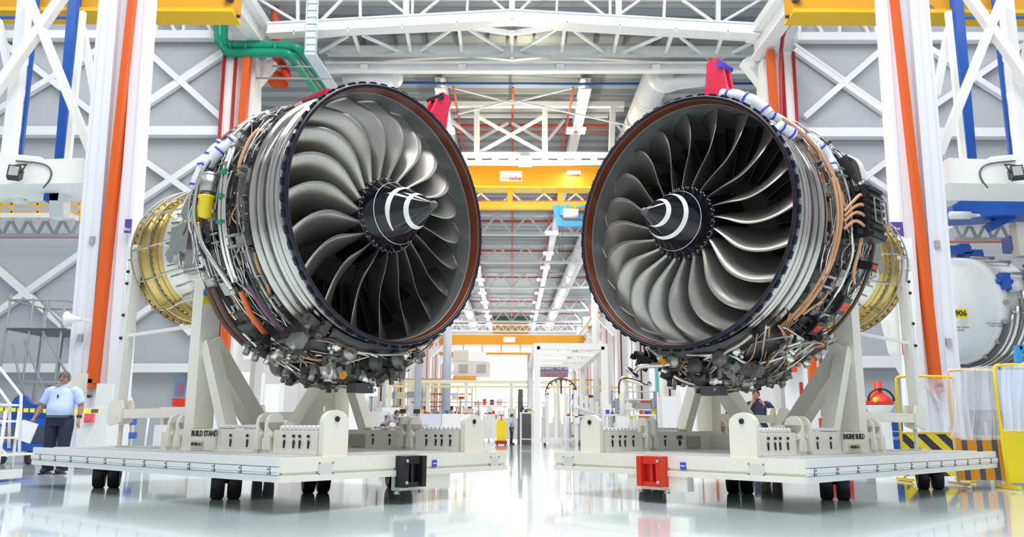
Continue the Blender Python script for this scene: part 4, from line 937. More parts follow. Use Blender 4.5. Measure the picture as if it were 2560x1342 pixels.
# hazard post and blue trolley between pillar and stand
a=at(265,1105,Y=15.6); m=MB().bx(a.x,at(287,1105,Y=15.6).x,15.6,15.8,0,1.35); hz=tag(m.build('guard_board',mat('white_board',(.85,.85,.84),.4)),'white guard board edged with hazard stripes beside the cabinet','board')
for x in(a.x,at(287,1105,Y=15.6).x): MB().bx(x-.03,x+.03,15.57,15.6,0,1.35).build('hazard_strip',striped('hazard_z',(.9,.72,.02),(.03,.03,.03),5,'Z',.4,diag=True),hz)
a=at(285,1108,Y=17.6); root=empty('blue_trolley',(a.x+.25,17.6,0),'small royal blue shelf trolley beside the guard board','trolley')
for v in(1053,1087): q=at(285,v,Y=17.6); MB().bx(q.x,q.x+.42,17.4,17.8,q.z-.08,q.z+.06).build('shelf',BLUE,root)
for d in(.04,.38): MB().cyl((a.x+d,17.42,.1),(a.x+d,17.42,.8),.015,6).build('upright',ALU,root); MB().cyl((a.x+d,17.4,.06),(a.x+d,17.46,.06),.06,10).build('castor',BLACK,root)
# things on the back wall between pillar and left stand
for (nm,u0,u1,v0,v1,Y,m_,lab,cat) in (('wall_poster',435,463,943,990,26.6,mat('poster_blue',(.16,.22,.40),.5),'dark blue photo poster on the white wall left of the stand post','poster'),
   ('tool_chest',430,462,996,1015,21,RED,'red tool chest below the blue poster','chest'),('tool_chest',420,462,1045,1056,20,DKGREY,'dark tray on the workbench left of the stand post','tray'),
   ('workbench_cabinet',382,452,1062,1106,20,CABW,'pale workbench cabinet left of the stand post','cabinet'),
   ('fire_hose_cabinet',585,650,930,1080,22,PEARL,'white cabinet with blue mark seen between the stand braces','cabinet'),
   ('wall_cabinet',655,700,960,1078,24,PEARL,'tall white cabinet right of the left stand brace','cabinet')):
    a=at(u0,v1,Y=Y);b=at(u1,v0,Y=Y); z0=a.z if (nm=='wall_poster' or v1<1060) else 0
    o=tag(MB().bx(a.x,b.x,Y,Y+.5 if nm!='wall_poster' else Y+.03,z0,b.z).build(nm,m_),lab,cat)
    if nm=='wall_poster': MB().prism([(-.03,-.2),(.03,-.2),(.05,.1),(0,.25),(-.05,.1)],at(452,972,Y=26.58),(1,0,0),(0,0,1),.01).build('printed_picture',FARRED,o)
    if nm=='tool_chest' and v1<1020: 
        q=at((u0+u1)/2,1056,Y=Y); 
a=at(440,1056,Y=21); tag(MB().bx(at(410,1056,Y=21).x,at(470,1056,Y=21).x,20.6,21.4,at(440,1020,Y=21).z-.1,at(440,1018,Y=21).z).bx(at(412,1056,Y=21).x,at(420,1056,Y=21).x,20.7,21.3,0,at(440,1020,Y=21).z-.08).bx(at(460,1056,Y=21).x,at(468,1056,Y=21).x,20.7,21.3,0,at(440,1020,Y=21).z-.08).build('work_table',BEIGE),'beige work table under the red tool chest','table')
# stair rails on the back wall
tag(MB().tube([at(u,v,Y=24) for u,v in((296,935),(330,1000),(333,1060))]+[V((at(333,1060,Y=24).x,24,0))],.03,6).tube([at(u,v,Y=24) for u,v in((296,970),(308,1000),(311,1060))],.03,6).beam(at(296,1040,Y=24),at(333,1060,Y=24),.05,.05).build('stair_handrail',ALU),'pale stair handrail behind the upright of left stand','handrail')
tag(MB().cyl(V((at(372,1000,Y=19).x,19,0)),at(372,1040,Y=19),.025,6).box((at(372,1000,Y=19).x,19,.02),(.3,.3,.04)).build('barrier_post',ALU),'slim grey barrier post behind the left stand arm','post')
# ---------------------------------------------------------------- ground level right side
# spare engine lying in the right side bay
root=empty('spare_engine',(at(2470,900,Y=20).x,20,1.2),'horizontal spare engine with white casing and yellow tag behind the right pillar','jet engine')
c=at(2395,776,Y=19.6); ax=V((.98,.18,0)).normalized(); T=Matrix((ax,V((0,0,1)).cross(ax),V((0,0,1)))).transposed().to_4x4(); T.translation=c
MB().lathe([(-.9,1.05),(-.88,1.18),(-.5,1.28),(-.05,1.30)],64,T).build('front_casing',CABW,root)
MB().lathe([(-.05,1.30),(-.04,1.36),(.25,1.36),(.26,1.30),(.95,1.30),(.96,1.36),(1.0,1.36)],64,T).build('fan_casing',mat('spare_white',(.72,.73,.73),.4),root)
MB().lathe([(1.0,1.36),(1.02,1.22),(1.6,1.16),(2.4,1.1),(2.4,1.2),(2.45,1.2),(2.46,.9),(3.4,.8)],64,T).build('aft_casing',BARREL,root)
MB().lathe([(-.9,1.05),(-.7,.3),(-.6,0)],48,T).build('intake_cover',CABW,root)
for k in range(9):
    a0=95+k*9; s0=.15+.12*k
    Pn=[T@Cc(s0,200-8*k+q,1.42+.02*(k%3)) for q in range(0,90+6*k,9)]
    MB().tube(Pn,.03 if k%2 else .045,7).build('pipe',SILV if k%3 else DKGREY,root)
for k in range(5): MB().tube([T@Cc(.3,-170+k*-22+360,1.38),T@Cc(1.0,-170+k*-22+360,1.40)],.04,6).build('pipe',STEELG,root)
for (s,ph) in ((.1,200),(.1,222),(.15,180),(.1,244)): 
    q=T@Cc(s,ph,1.37); MB().cyl(q,q+V((0,-.06,0)),.06,10).build('boss',STEELG,root)
q=T@Cc(.25,158,1.4); MB().box(q,(.22,.2,.4)).cyl(q+V((-.2,0,0)),q+V((.2,0,0)),.06,10).build('valve',BLUE,root)
a=at(2384,795,Y=18.25);b=at(2416,773,Y=18.25); pl=MB().bx(a.x,b.x,18.22,18.26,a.z,b.z).build('number_tag',YELB,root)
text('lettering','906',.19,BLACK,((a.x+b.x)/2,18.21,(a.z+b.z)/2),(1,0,0),(0,0,1),pl,bold=.003)
text('lettering','ENGINE SERIAL\nTRENT',.07,BLACK,at(2400,822,Y=18.22),(1,0,0),(0,0,1),root)
text('lettering','CAUTION HOIST\nPOINT HERE',.06,BLACK,at(2490,812,Y=18.3),(1,0,0),(0,0,1),root)
m=MB().bx(at(2400,905,Y=19).x,at(2600,905,Y=19).x,18.8,21,1.05,1.3)
for x in(8.0,): pass
m.bx(at(2420,905,Y=19).x,at(2440,905,Y=19).x,19,20.8,0,1.1).bx(at(2560,905,Y=19).x,at(2580,905,Y=19).x,19,20.8,0,1.1); tag(m.build('engine_cradle',DKGREY),'dark cradle frame carrying the spare engine','cradle')
m=MB(); Y=17
for t in ((2545,865,2545,905),(2545,868,2640,868),(2620,868,2620,1000)): m.beam(at(t[0],t[1],Y=Y),at(t[2],t[3],Y=Y),.12,.12,up=(0,1,0))
tag(m.build('tube_guard',BLUEL),'bright blue tube guard at the right edge above the wrapped barriers','guard')
# curved white cowl panel and pylon fairing with marks, behind the right upright
Y=14.6
P=[(2240,600),(2222,620),(2208,665),(2205,720),(2212,800),(2232,880),(2262,940),(2290,962),(2284,780),(2268,600)]
Q=[at(u,v,Y=Y) for u,v in P]; m=MB().prism([(q.x,q.z) for q in Q],(0,Y,0),(1,0,0),(0,0,1),.35); tag(m.build('cowl_panel',mat('gloss_white',(.86,.87,.88),.25,coat=.3)),'large smooth white curved cowl panel behind the right upright','cowl')
P=[(2245,590),(2268,600),(2285,760),(2296,1085),(2262,1085),(2258,900),(2240,650)]
Q=[at(u,v,Y=14.3) for u,v in P]; m=MB().prism([(q.x,q.z) for q in Q],(0,14.3,0),(1,0,0),(0,0,1),.12)
b_=at(2280,1085,Y=14.3); m.bx(b_.x-.3,b_.x+.3,13.95,14.65,0,.06).bx(b_.x-.05,b_.x+.05,14.25,14.35,0,b_.z+.2)
py=tag(m.build('fairing_board',MATS['gloss_white']),'tall narrow white fairing board with blue and red marks','board')
q=at(2268,870,Y=14.22); w=.09
MB().bx(q.x-w,q.x+w,14.2,14.235,q.z-.13,q.z+.13).build('red_mark',RED,py); MB().prism([(-.06,0),(0,-.1),(.06,0),(0,.1)],q+V((0,-.04,0)),(1,0,0),(0,0,1),.012).build('mark_diamond',PEARL,py)
q=at(2273,922,Y=14.22); MB().lathe([(-.008,.05),(-.008,.075),(.008,.075),(.008,.05)],20,Matrix.Translation(q)@Matrix.Rotation(pi/2,4,'Z')).box(q+V((0,0,-.14)),(.09,.02,.04)).build('blue_mark',BTAPE,py)
q=at(2278,965,Y=14.22); text('lettering','MROE',.13,mat('faded_blue',(.25,.32,.7),.5),q,(0,0,-1),(1,0,0),py)
q=at(2264,795,Y=14.15); bt=MB().cyl(q-V((0,0,.1)),q+V((0,0,.04)),.055,12,); o=tag(bt.build('spray_bottle',mat('bottle_white',(.75,.8,.85),.3)),'small pale bottle with orange cap on the white fairing board','bottle'); MB().cyl(q+V((0,0,.04)),q+V((0,0,.09)),.04,10).build('cap',ORANGE,o)
# barriers with clear sheeting
def barrier(u0,u1,v0,v1,Y,frame,label,panel,x=None):
    a=at(u0,v1,Y=Y);b=at(u1,v0,Y=Y); root=empty('safety_barrier',((a.x+b.x)/2,Y,0),label,'barrier','safety barriers')
    x0,x1,zt=a.x,b.x,b.z
    m=MB().tube(chaikin([V((x0,Y,.05)),V((x0,Y,zt-.05)),V((x0+.05,Y,zt)),V((x1-.05,Y,zt)),V((x1,Y,zt-.05)),V((x1,Y,.05))],1),.022,8); m.build('frame',frame,root)
    MB().bx(x0,x1,Y-.012,Y+.012,.08,at(u0,panel[0],Y=Y).z).build('kick_panel',panel[1],root)
    MB().beam((x0,Y,at(u0,panel[0],Y=Y).z),(x1,Y,at(u0,panel[0],Y=Y).z),.03).build('mid_rail',frame,root)
    for x in(x0,x1): MB().beam((x,Y-.25,.03),(x,Y+.25,.03),.05,.04).build('foot',frame,root)
    return x0,x1,zt
HZ=striped('hazard_chevron',(.92,.78,.02),(.04,.045,.09),3.1,'X',.4,diag=True,duty=.5)
x0,x1,zt=barrier(2252,2384,941,1085,12.6,YELB,'yellow tube barrier with diagonal hazard panel right of the right stand',(1082,HZ))
barrier(2385,2500,925,1100,11.6,mat('peach_tube',(.9,.6,.35),.4),'orange striped barrier wrapped in clear sheeting behind the deck corner',(1090,striped('orange_hazard',(.95,.42,.04),(.12,.13,.22),4.5,'X',.4,duty=.62)))
barrier(2506,2640,912,1100,11.0,YELB,'yellow barrier at the right edge with pale blue board',(1075,YELB))
SHEET=mat('clear_sheeting',(.82,.84,.92),.25,alpha=.52,bump=.2,scale=3,stretch=(1,1,.3))
def sheet(label,top,bot,Y,wob,seed):
    rnd=random.Random(seed); nu,nv=42,14; vs=[]
    for j in range(nv+1):
        t=j/nv
        for i in range(nu+1):
            s=i/nu
            k=s*(len(top)-1); q=min(int(k),len(top)-2); f=k-q
            tu=top[q][0]+(top[q+1][0]-top[q][0])*f; tv=top[q][1]+(top[q+1][1]-top[q][1])*f
            k=s*(len(bot)-1); q=min(int(k),len(bot)-2); f=k-q
            bu=bot[q][0]+(bot[q+1][0]-bot[q][0])*f; bv=bot[q][1]+(bot[q+1][1]-bot[q][1])*f
            p=at(tu+(bu-tu)*t,tv+(bv-tv)*t,Y=Y)
            p.y+=wob*(sin(s*23+seed+t*2)*.5+sin(s*51+t*5)*.3+sin(s*9-t*3)*.5)*(.25+.75*t)
            vs.append(p)
    m=MB(); W_=nu+1; m.add(vs,[(j*W_+i,j*W_+i+1,(j+1)*W_+i+1,(j+1)*W_+i) for j in range(nv) for i in range(nu)],True)
    return tag(m.build('plastic_sheet',SHEET),label,'sheet','clear plastic sheets')
sheet('clear plastic sheet sagging over the hazard panel barrier',[(2300,948),(2340,945),(2375,950),(2400,930),(2420,918)],[(2330,1000),(2360,1050),(2390,1090),(2410,1095),(2425,1098)],12.3,.14,1)
sheet('clear plastic sheet draped over the orange striped barrier',[(2385,960),(2400,928),(2440,915),(2500,915)],[(2375,1092),(2410,1100),(2450,1100),(2503,1098)],11.3,.15,4)
sheet('clear plastic sheet over the barrier at the right edge',[(2503,916),(2560,910),(2640,908)],[(2508,1078),(2560,1078),(2640,1078)],10.8,.10,7)
a=at(2510,1070,Y=11.4);b=at(2640,925,Y=11.4); tag(MB().bx(a.x,b.x,11.38,11.42,.5,b.z).bx(a.x+.1,a.x+.2,11.3,11.5,0,.5).bx(b.x-.2,b.x-.1,11.3,11.5,0,.5).build('notice_board',mat('pale_blue_board',(.52,.62,.85),.5)),'pale blue board behind the sheeting at the right edge','board')
# red valve head on white pedestal and blue bench behind
Y=15.5; c=at(2197,1000,Y=Y)
root=empty('red_valve_rig',(c.x,Y,0),'red dome rig with upright stack on a white pedestal behind right stand','rig')
T=Matrix.Translation((c.x,Y,c.z))@Matrix.Rotation(-pi/2,4,'Y')
MB().lathe([(-.10,.24),(-.08,.27),(-.03,.27),(.05,.2),(.13,.12),(.14,.085),(.36,.08),(.37,0)],24,T).build('valve_dome',RED,root)
MB().lathe([(-.25,.12),(-.22,.2),(-.12,.26),(-.10,.26)],24,T).build('collar',CABW,root)
MB().bx(c.x-.14,c.x+.14,Y-.14,Y+.14,0,c.z-.22).build('pedestal',CABW,root)
MB().tube([V((c.x+.26*cos(t*pi/8),Y-.1,c.z-.02+.24*sin(t*pi/8))) for t in range(9)],.02,6).build('bail_handle',BLACK,root)
MB().ball((c.x-.17,Y-.22,c.z+.0),.055,10).build('cap',YELB,root)
Y=16.2; a=at(2175,1120,Y=Y);b=at(2262,1055,Y=Y)
root=empty('blue_bench',((a.x+b.x)/2,Y,0),'royal blue bench with white lettering beside the hazard barrier','bench')
MB().bx(a.x,b.x,Y-.4,Y+.4,b.z-.18,b.z).build('bench_top',BLUE,root); ap=MB().bx(a.x,b.x,Y-.38,Y-.34,.2,b.z-.2).build('apron',BLUE,root)
for x in(a.x+.05,b.x-.05): MB().bx(x-.04,x+.04,Y-.3,Y+.3,0,.25).build('leg',DKGREY,root)
q=at(2215,1096,Y=Y-.4); text('lettering','MADE IN FIRST',.085,PEARL,q,(1,0,0),(0,0,1),ap)
a=at(2060,1075,Y=20);b=at(2112,1045,Y=20); tag(MB().bx(a.x,b.x,19.8,20.3,0,b.z).build('tool_chest',DKRED),'dark red tool chest seen between the right stand braces','chest')
# orange rail foot and red pipe behind right engine at low level
for (u1,v1,u2,v2,w,m_,lab) in ((2026,860,2036,1000,.22,ORANGE,'orange power rail foot beside the second worker'),(2046,860,2060,960,.09,DKRED,'slim dark red pipe right of the orange rail foot'),(2002,955,2006,1010,.09,DKRED,'short dark red pipe below the blue plastic wrap')):
    tag(members(MB(),[(u1,v1,u2,v2,w)],24).build('wall_riser',m_),lab,'riser','low wall risers')
# ================================================================ FAR HALL
def at_len(u,v,z): return at(u,v,z=z)
# long roof beams
for sx,l_ in((-1,'left'),(1,'right')):
    m=MB().ibeam((sx*3.38,33,16.5),(sx*3.30,120,16.5),.5,.5,.06)
    tag(m.build('roof_beam',WHITE),'long white roof beam running down the far hall, %s of centre'%l_,'beam','long roof beams')
for i,x in enumerate((-2.75,0,2.8)):
    tag(MB().cyl((x,33,16.3),(x,118,16.3),.05,6).build('sprinkler_pipe',FARRED),['thin red sprinkler pipe beside the left long roof beam','thin red sprinkler pipe along the middle of the roof','thin red sprinkler pipe beside the right long roof beam'][i],'pipe','lengthwise sprinkler pipes')
# cross trusses
vb=(585,655,718,775); ords=('nearest','second','third','fourth')
Ys=[]
for v in vb: Ys.append(at(1280,v,z=15.2).y)
Ys+= [Ys[-1]+10,Ys[-1]+20]; ords=ords+('fifth','sixth')
for k,Yt in enumerate(Ys):
    m=MB(); zt,zb_=16.7,15.2
    m.beam((-9.4,Yt,zt),(9.4,Yt,zt),.22,.16); m.beam((-9.4,Yt,zb_),(9.4,Yt,zb_),.26,.20)
    n=8; p=18.8/n
    for i in range(n):
        x=-9.4+i*p; m.beam((x,Yt,zb_),(x+p/2,Yt,zt),.13,.13,up=(0,1,0)); m.beam((x+p/2,Yt,zt),(x+p,Yt,zb_),.13,.13,up=(0,1,0))
    tag(m.build('roof_truss',WHITE),'white zigzag roof truss across the far hall, %s in the row'%ords[k],'truss','zigzag roof trusses')
    tag(MB().cyl((-9,Yt+.8,16.4),(9,Yt+.8,16.4),.09,6).build('sprinkler_pipe',FARRED),'red crosswise sprinkler pipe at the %s zigzag truss'%ords[k],'pipe','crosswise sprinkler pipes')
Y=35.3
m=members(MB(),[(1120,262,1560,262,.26),(1120,388,1560,388,.24),(1120,407,1560,407,.20),(1192,262,1192,388,.26),(1362,262,1362,388,.26),(1532,270,1528,388,.26),(1020,262,1120,262,.26),(1192,290,1362,385,.14),(1362,290,1192,385,.14),(1120,300,1192,350,.1),(1532,300,1600,380,.1),(1120,388,1040,388,.2),
   (1160,405,1160,388,.3),(1197,405,1197,388,.3),(1238,405,1238,388,.3),(1280,405,1280,388,.3),(1322,405,1322,388,.3),(1362,405,1362,388,.3),(1402,405,1402,388,.3),(1445,405,1445,388,.3),(1485,405,1485,388,.3)],Y)
tag(m.build('service_gantry',WHITE),'white service gantry with crossed braces above the yellow crane','gantry')
tag(members(MB(),[(1085,207,1280,257,.07),(1280,257,1480,207,.07),(1145,285,1280,250,.06),(1280,250,1600,320,.06)],33.6).build('tie_rods',WHITE),'thin white crossed tie rods below the far roof','tie rods')
tag(members(MB(),[(1130,300,1185,350,.12,),(1190,352,1270,308,.12),(1280,308,1360,352,.12),(1370,350,1410,300,.12),(1120,290,1520,290,.15),(1120,275,1560,275,.12)],36.8).build('roof_truss',WHITE),'pale lattice roof truss glimpsed behind the service gantry','truss','zigzag roof trusses')
for v in(314,330): tag(members(MB(),[(1120,v,1520,v,.14 if v<320 else .08)],38).build('sprinkler_pipe',FARRED),'%s red crosswise pipe seen through the service gantry'%('thick upper' if v<320 else 'thin lower'),'pipe','crosswise sprinkler pipes')
# blue hose/cable across at v=210
tag(MB().tube([at(900,205,Y=33),at(1085,208,Y=33),at(1280,209,Y=33),at(1450,210,Y=33),at(1700,209,Y=33),at(1900,209,Y=33)],.06,6).build('blue_cable',BLUE),'blue cable stretched right across under the lintel','cable')
# ventilation ducts
for s_,l_ in((0,'left'),(1,'right')):
    z=15.9; f=(lambda u:u) if s_==1 else (lambda u:2557-u)
    a=at(f(1652),172,z=z); b=at(f(1372),808,z=z)
    a.z=b.z=z; d=(b-a).normalized()
    m=MB().cyl(a,b,.62,20)
    for i in range(14): c=a.lerp(b,(i+.5)/14); m.tube([c-d*.06,c+d*.06],.65,20)
    m.tube([b-d*.2,b+d*.1,b+d*.6],[.6,.85,.9],20)
    root=tag(m.build('ventilation_duct',mat('duct_white',(.76,.77,.80),.4,.1)),'long round white ventilation duct along the %s of the far roof'%l_,'duct','ventilation ducts')
p=[at(1640,192,Y=30.6),at(1640,205,Y=30.6),at(1665,215,Y=30.6),at(1690,204,Y=30.6),at(1760,196,Y=30.6)]
tag(MB().tube(chaikin(p,2),.34,14).build('duct_elbow',MATS['duct_white']),'white duct elbow above the right engine','duct')
tag(MB().cyl(at(860,197,Y=30.6),at(985,197,Y=30.6),.4,16).ball(at(985,197,Y=30.6),.4,14).build('duct_elbow',MATS['duct_white']),'white rounded duct end above the left engine','duct')
# lamps: pairs of bright strips in two rows
vs=(325,580,632,668,698,732,755,777,790,810); us=(1440,1380,1371,1363,1353,1347,1341,1337,1333,1330)
for i,(u,v) in enumerate(zip(us,vs)):
    for s_ in(0,1):
        if s_==1 and i in(1,2): continue
        uu=u if s_==0 else 2553-u; Z_=15.4 if i else 15.9
        a=at(uu,v,z=Z_); w=.26 if i else .30
        root=empty('ceiling_light',a,'paired bright ceiling lamp, %s from the front in the %s row of the far hall'%((['first','second','third','fourth','fifth','sixth','seventh','eighth','ninth','tenth'][i]),'right' if s_==0 else 'left'),'lamp','paired lamps in the %s row'%('right' if s_==0 else 'left'))
        for q in(-1,1):
            h=MB().box((a.x+q*w,a.y,a.z+.03),(w*1.2,.5,.05)).build('housing',MIDG,root); MB().box((a.x+q*w,a.y,a.z-.04),(w*1.15,.7,.08)).build('lamp_tube',LAMP,h)
        MB().cyl((a.x,a.y,a.z),(a.x,a.y,17),.02,4).box(a,(w*3,.08,.05)).build('hanger',MIDG,root)
c=at(1313,404,Y=35); root=empty('gantry_lamp',c,'glowing warm white lamp under the service gantry above the yellow crane','lamp')
MB().box(c,(.62,.4,.36)).build('lamp_glass',LAMPW,root); MB().box(c+V((0,.1,.24)),(.5,.3,.1)).build('housing',MIDG,root)
pl=D.lights.new('gantry_lamp_light','POINT'); pl.energy=900; pl.color=(1,.85,.55); pl.shadow_soft_size=.3; po=D.objects.new('gantry_lamp_light',pl); COL.objects.link(po); po.location=c+V((0,-.5,-.5))
# main yellow crane
Y=40; a=at(1040,420,Y=Y); b=at(1560,420,Y=Y); z1=at(1280,420,Y=Y).z; z0=at(1280,473,Y=Y).z
root=empty('overhead_crane',(0,Y,z0),'bright yellow overhead crane bridge spanning between the engines, with signs','crane','yellow overhead cranes')
MB().bx(-8.5,8.5,Y-.4,Y+.4,z0,z1).build('bridge_girder',YEL,root)
for x in(-8.1,8.1): MB().bx(x-.25,x+.25,Y-1.4,Y+1.4,11.9,z0).build('end_carriage',YEL,root)
MB().bx(-8.5,8.5,Y-.5,Y+.5,z0-.06,z0+.02).build('bottom_flange',YELB,root)
sg=MB().bx(at(1250,435,Y=Y-.42).x,at(1305,435,Y=Y-.42).x,Y-.45,Y-.41,at(1250,459,Y=Y).z,at(1250,434,Y=Y).z).build('maker_sign',PEARL,root)
text('lettering','SWL',.26,FARRED,at(1266,447,Y=Y-.46),(1,0,0),(0,0,1),sg); text('lettering','mhe',.36,RED,at(1289,446,Y=Y-.46),(1,0,0),(0,0,1),sg,bold=.01)
sg=MB().bx(at(1417,435,Y=Y-.42).x,at(1452,435,Y=Y-.42).x,Y-.45,Y-.41,at(1417,442,Y=Y).z,at(1417,433,Y=Y).z).build('maker_sign',PEARL,root)
text('lettering','DEMAG',.17,BLACK,at(1435,437.5,Y=Y-.46),(1,0,0),(0,0,1),sg,bold=.004)
for u in(1275,1401): p=at(u,475,Y=Y); q=at(u,508,Y=Y); MB().beam(p,q,.28,.28,up=(0,1,0)).build('hanger_bracket',YEL,root)
p=at(1040,515,Y=Y);q=at(1560,515,Y=Y); MB().beam(p,q,.3,.42).build('lower_rail',YEL,root); MB().beam(at(1040,504,Y=Y),at(1560,504,Y=Y),.1,.1).build('conductor_bar',RED,root)
m=MB(); 
for i in range(9):
    x=-7+i*1.75; m.beam((x,Y+.6,z0-.05),(x+.87,Y+.6,z0-.85),.08,.08,up=(0,1,0)); m.beam((x+.87,Y+.6,z0-.85),(x+1.75,Y+.6,z0-.05),.08,.08,up=(0,1,0))
m.beam((-7,Y+.6,z0-.87),(8.75,Y+.6,z0-.87),.1); m.build('side_lattice',WHITE,root)
# blue hoist trolley
Y=39.6; root=empty('hoist_trolley',at(1420,565,Y=Y),'light blue hoist trolley with white drum under the yellow crane','hoist')
members(MB(),[(1388,515,1400,566,.3),(1395,560,1470,560,.3),(1400,540,1475,545,.18),(1388,516,1410,520,.2),(1440,518,1475,514,.12),(1420,540,1420,512,.25)],Y).build('trolley_frame',BLUEL,root)
MB().cyl(at(1408,532,Y=Y-.2),at(1445,534,Y=Y-.2),.24,14).build('drum',PEARL,root); MB().box(at(1405,530,Y=Y),(.3,.5,.5)).build('motor',BLUEL,root)
MB().cyl(at(1398,560,Y=Y),at(1398,640,Y=Y),.02,5).cyl(at(1405,560,Y=Y),at(1405,640,Y=Y),.02,5).box(at(1401.5,642,Y=Y),(.22,.2,.2)).build('hoist_rope',DKGREY,root)
# white ladder-like posts / columns rows
ordn=('first','second','third','fourth','fifth','sixth','seventh','eighth','ninth')
for sx,l_ in((-1,'left'),(1,'right')):
    c0=None
    for k in range(9):
        Y=37+k*10; x=sx*9.6
        lab='tall white column, %s along the %s side of the far hall'%(ordn[k],l_)
        if c0 is None:
            c0=empty('hall_column',(x,Y,0),lab,'column','columns of the far hall')
            MB().bx(x-.45,x+.45,Y-.3,Y+.3,0,15).bx(x-.5,x-.38,Y-.4,Y+.4,0,15).bx(x+.38,x+.5,Y-.4,Y+.4,0,15).build('column_shaft',WHITE,c0)
            if 0: MB().bx(x-sx*.1-.045,x-sx*.1+.045,Y-.5,Y-.42,1,14).build('power_rail',ORANGE,c0)
            if 0: MB().cyl((x-sx*.7,Y-.2,.2),(x-sx*.7,Y-.2,15),.03,6).build('riser_pipe',FARRED,c0)
            m=MB(); m.beam((x-sx*.4,Y,9.0),(x-sx*1.9,Y,10.6),.5,.5,up=(0,1,0)); m.beam((x-sx*1.9,Y,10.7),(x,Y,10.7),.5,.35); m.build('knee_bracket',WHITE,c0)
            MB().box((x-sx*1.6,Y-.1,11.0),(.8,.8,.22)).build('rail_seat',YEL,c0)
        else: cc=dup(c0,(x,Y,0),lab)
        if k<4: MB().bx(x-sx*.1-.05,x-sx*.1+.05,Y-.5,Y-.42,1,14).build('power_rail',ORANGE,c0 if k==0 else cc)
        if k%2==0: MB().cyl((x-sx*.7,Y-.2,.2),(x-sx*.7,Y-.2,15),.03,6).build('riser_pipe',FARRED,c0 if k==0 else cc)
    # runway on the knees
    tag(MB().ibeam((sx*8.1,35,11.5),(sx*8.1,120,11.5),.5,.8,.08).build('runway_beam',WHITE),'long white crane runway beam on column knees, %s side of far hall'%l_,'beam','crane runway beams')
    for k,(u_,y0,r_) in enumerate(((1118,62,.34),(1046,52,.22)) if sx<0 else ((1068,52,.22),)):
        q=at(u_ if sx<0 else 2557-u_,900,Y=y0)
        tag(MB().cyl((q.x,y0,0),(q.x,y0,11),r_,18).build('air_riser',mat('riser_grey_blue',(.50,.54,.64),.4,.1) if sx<0 else MATS['far_wall_white']),'grey blue air riser beside the %s columns, %s from the aisle'%(l_,ordn[k]),'duct','fat air risers')
# far crane, orange bulkhead, lattice walkway, air handler
Y=85
a=at(1150,840,Y=Y);b=at(1412,838,Y=Y)
root=empty('overhead_crane',(0,Y,9.5),'distant yellow overhead crane with open lower rail near the far end','crane','yellow overhead cranes')
zt=at(1280,838,Y=Y).z; zb_=at(1280,862,Y=Y).z; zc=at(1280,884,Y=Y).z
MB().bx(-8,8,Y-.4,Y+.4,zb_,zt).build('bridge_girder',YEL,root); m=MB().bx(-8,8,Y-.4,Y+.4,zc-.15,zc+.1)
for i in range(8): m.bx(-7.5+i*2.1,-7.4+i*2.1,Y-.1,Y+.1,zc,zb_)
m.build('lower_rail',YEL,root)
MB().bx(-.9,.4,Y-.45,Y-.4,(zt+zb_)/2-.3,(zt+zb_)/2+.3).build('maker_sign',PEARL,root)
Y=112; tag(MB().bx(at(1232,800,Y=Y).x,at(1322,800,Y=Y).x,Y,Y+1,at(1280,845,Y=Y).z,at(1280,803,Y=Y).z).build('orange_bulkhead',mat('ochre_panel',(.85,.52,.16),.5)),'ochre bulkhead panel high at the far end','panel')
tag(MB().bx(at(1220,800,Y=Y).x,at(1335,800,Y=Y).x,Y-1,Y,at(1280,803,Y=Y).z,at(1280,799,Y=Y).z).build('green_beam',GREEN),'thin green beam above the ochre bulkhead','beam')
Y=88; m=MB(); zu,zl=at(1280,812,Y=Y).z,at(1280,828,Y=Y).z
m.beam((-9,Y,zu),(9,Y,zu),.12); m.beam((-9,Y,zl),(9,Y,zl),.12)
for i in range(22): x=-9+i*.82; m.beam((x,Y,zl),(x+.41,Y,zu),.07,.07,up=(0,1,0)); m.beam((x+.41,Y,zu),(x+.82,Y,zl),.07,.07,up=(0,1,0))
tag(m.build('lattice_walkway',WHITE),'fine white lattice walkway across the far end','walkway')
tag(MB().bx(-9,9,Y+1,Y+1.4,zl-.75,zl-.2).build('fascia_beam',PEARL),'deep white fascia beam below the lattice walkway','beam')
Y=84; a=at(1133,940,Y=Y);b=at(1225,903,Y=Y)
root=empty('air_handler',((a.x+b.x)/2,Y,a.z),'pale grey rooftop style air handler with two louvre grilles, far end','air handler')
MB().bx(a.x,b.x,Y,Y+2,a.z,b.z).build('casing',mat('handler_grey',(.70,.68,.68),.5),root)
for u in(1158,1203): q=at(u,921,Y=Y); MB().bx(q.x-.5,q.x+.5,Y-.05,Y,q.z-.45,q.z+.45).build('louvre_grille',striped('louvre',(.36,.33,.27),(.5,.46,.4),5,'Z'),root)
a=at(1133,903,Y=Y);b=at(1170,875,Y=Y); tag(MB().bx(a.x,b.x,Y,Y+2,a.z,b.z).build('duct_box',BEIGE),'beige duct box on top of the air handler','duct')
a=at(1170,903,Y=Y);b=at(1215,880,Y=Y); tag(MB().bx(a.x,b.x,Y,Y+2,a.z,b.z).build('duct_box',PEARL),'white slatted duct box right of the beige one','duct')
tag(MB().bx(at(1133,943,Y=Y).x,at(1190,943,Y=Y).x,Y-.5,Y+2,at(1133,946,Y=Y).z,at(1133,941,Y=Y).z).build('handler_rail',YEL),'yellow rail below the air handler','rail')
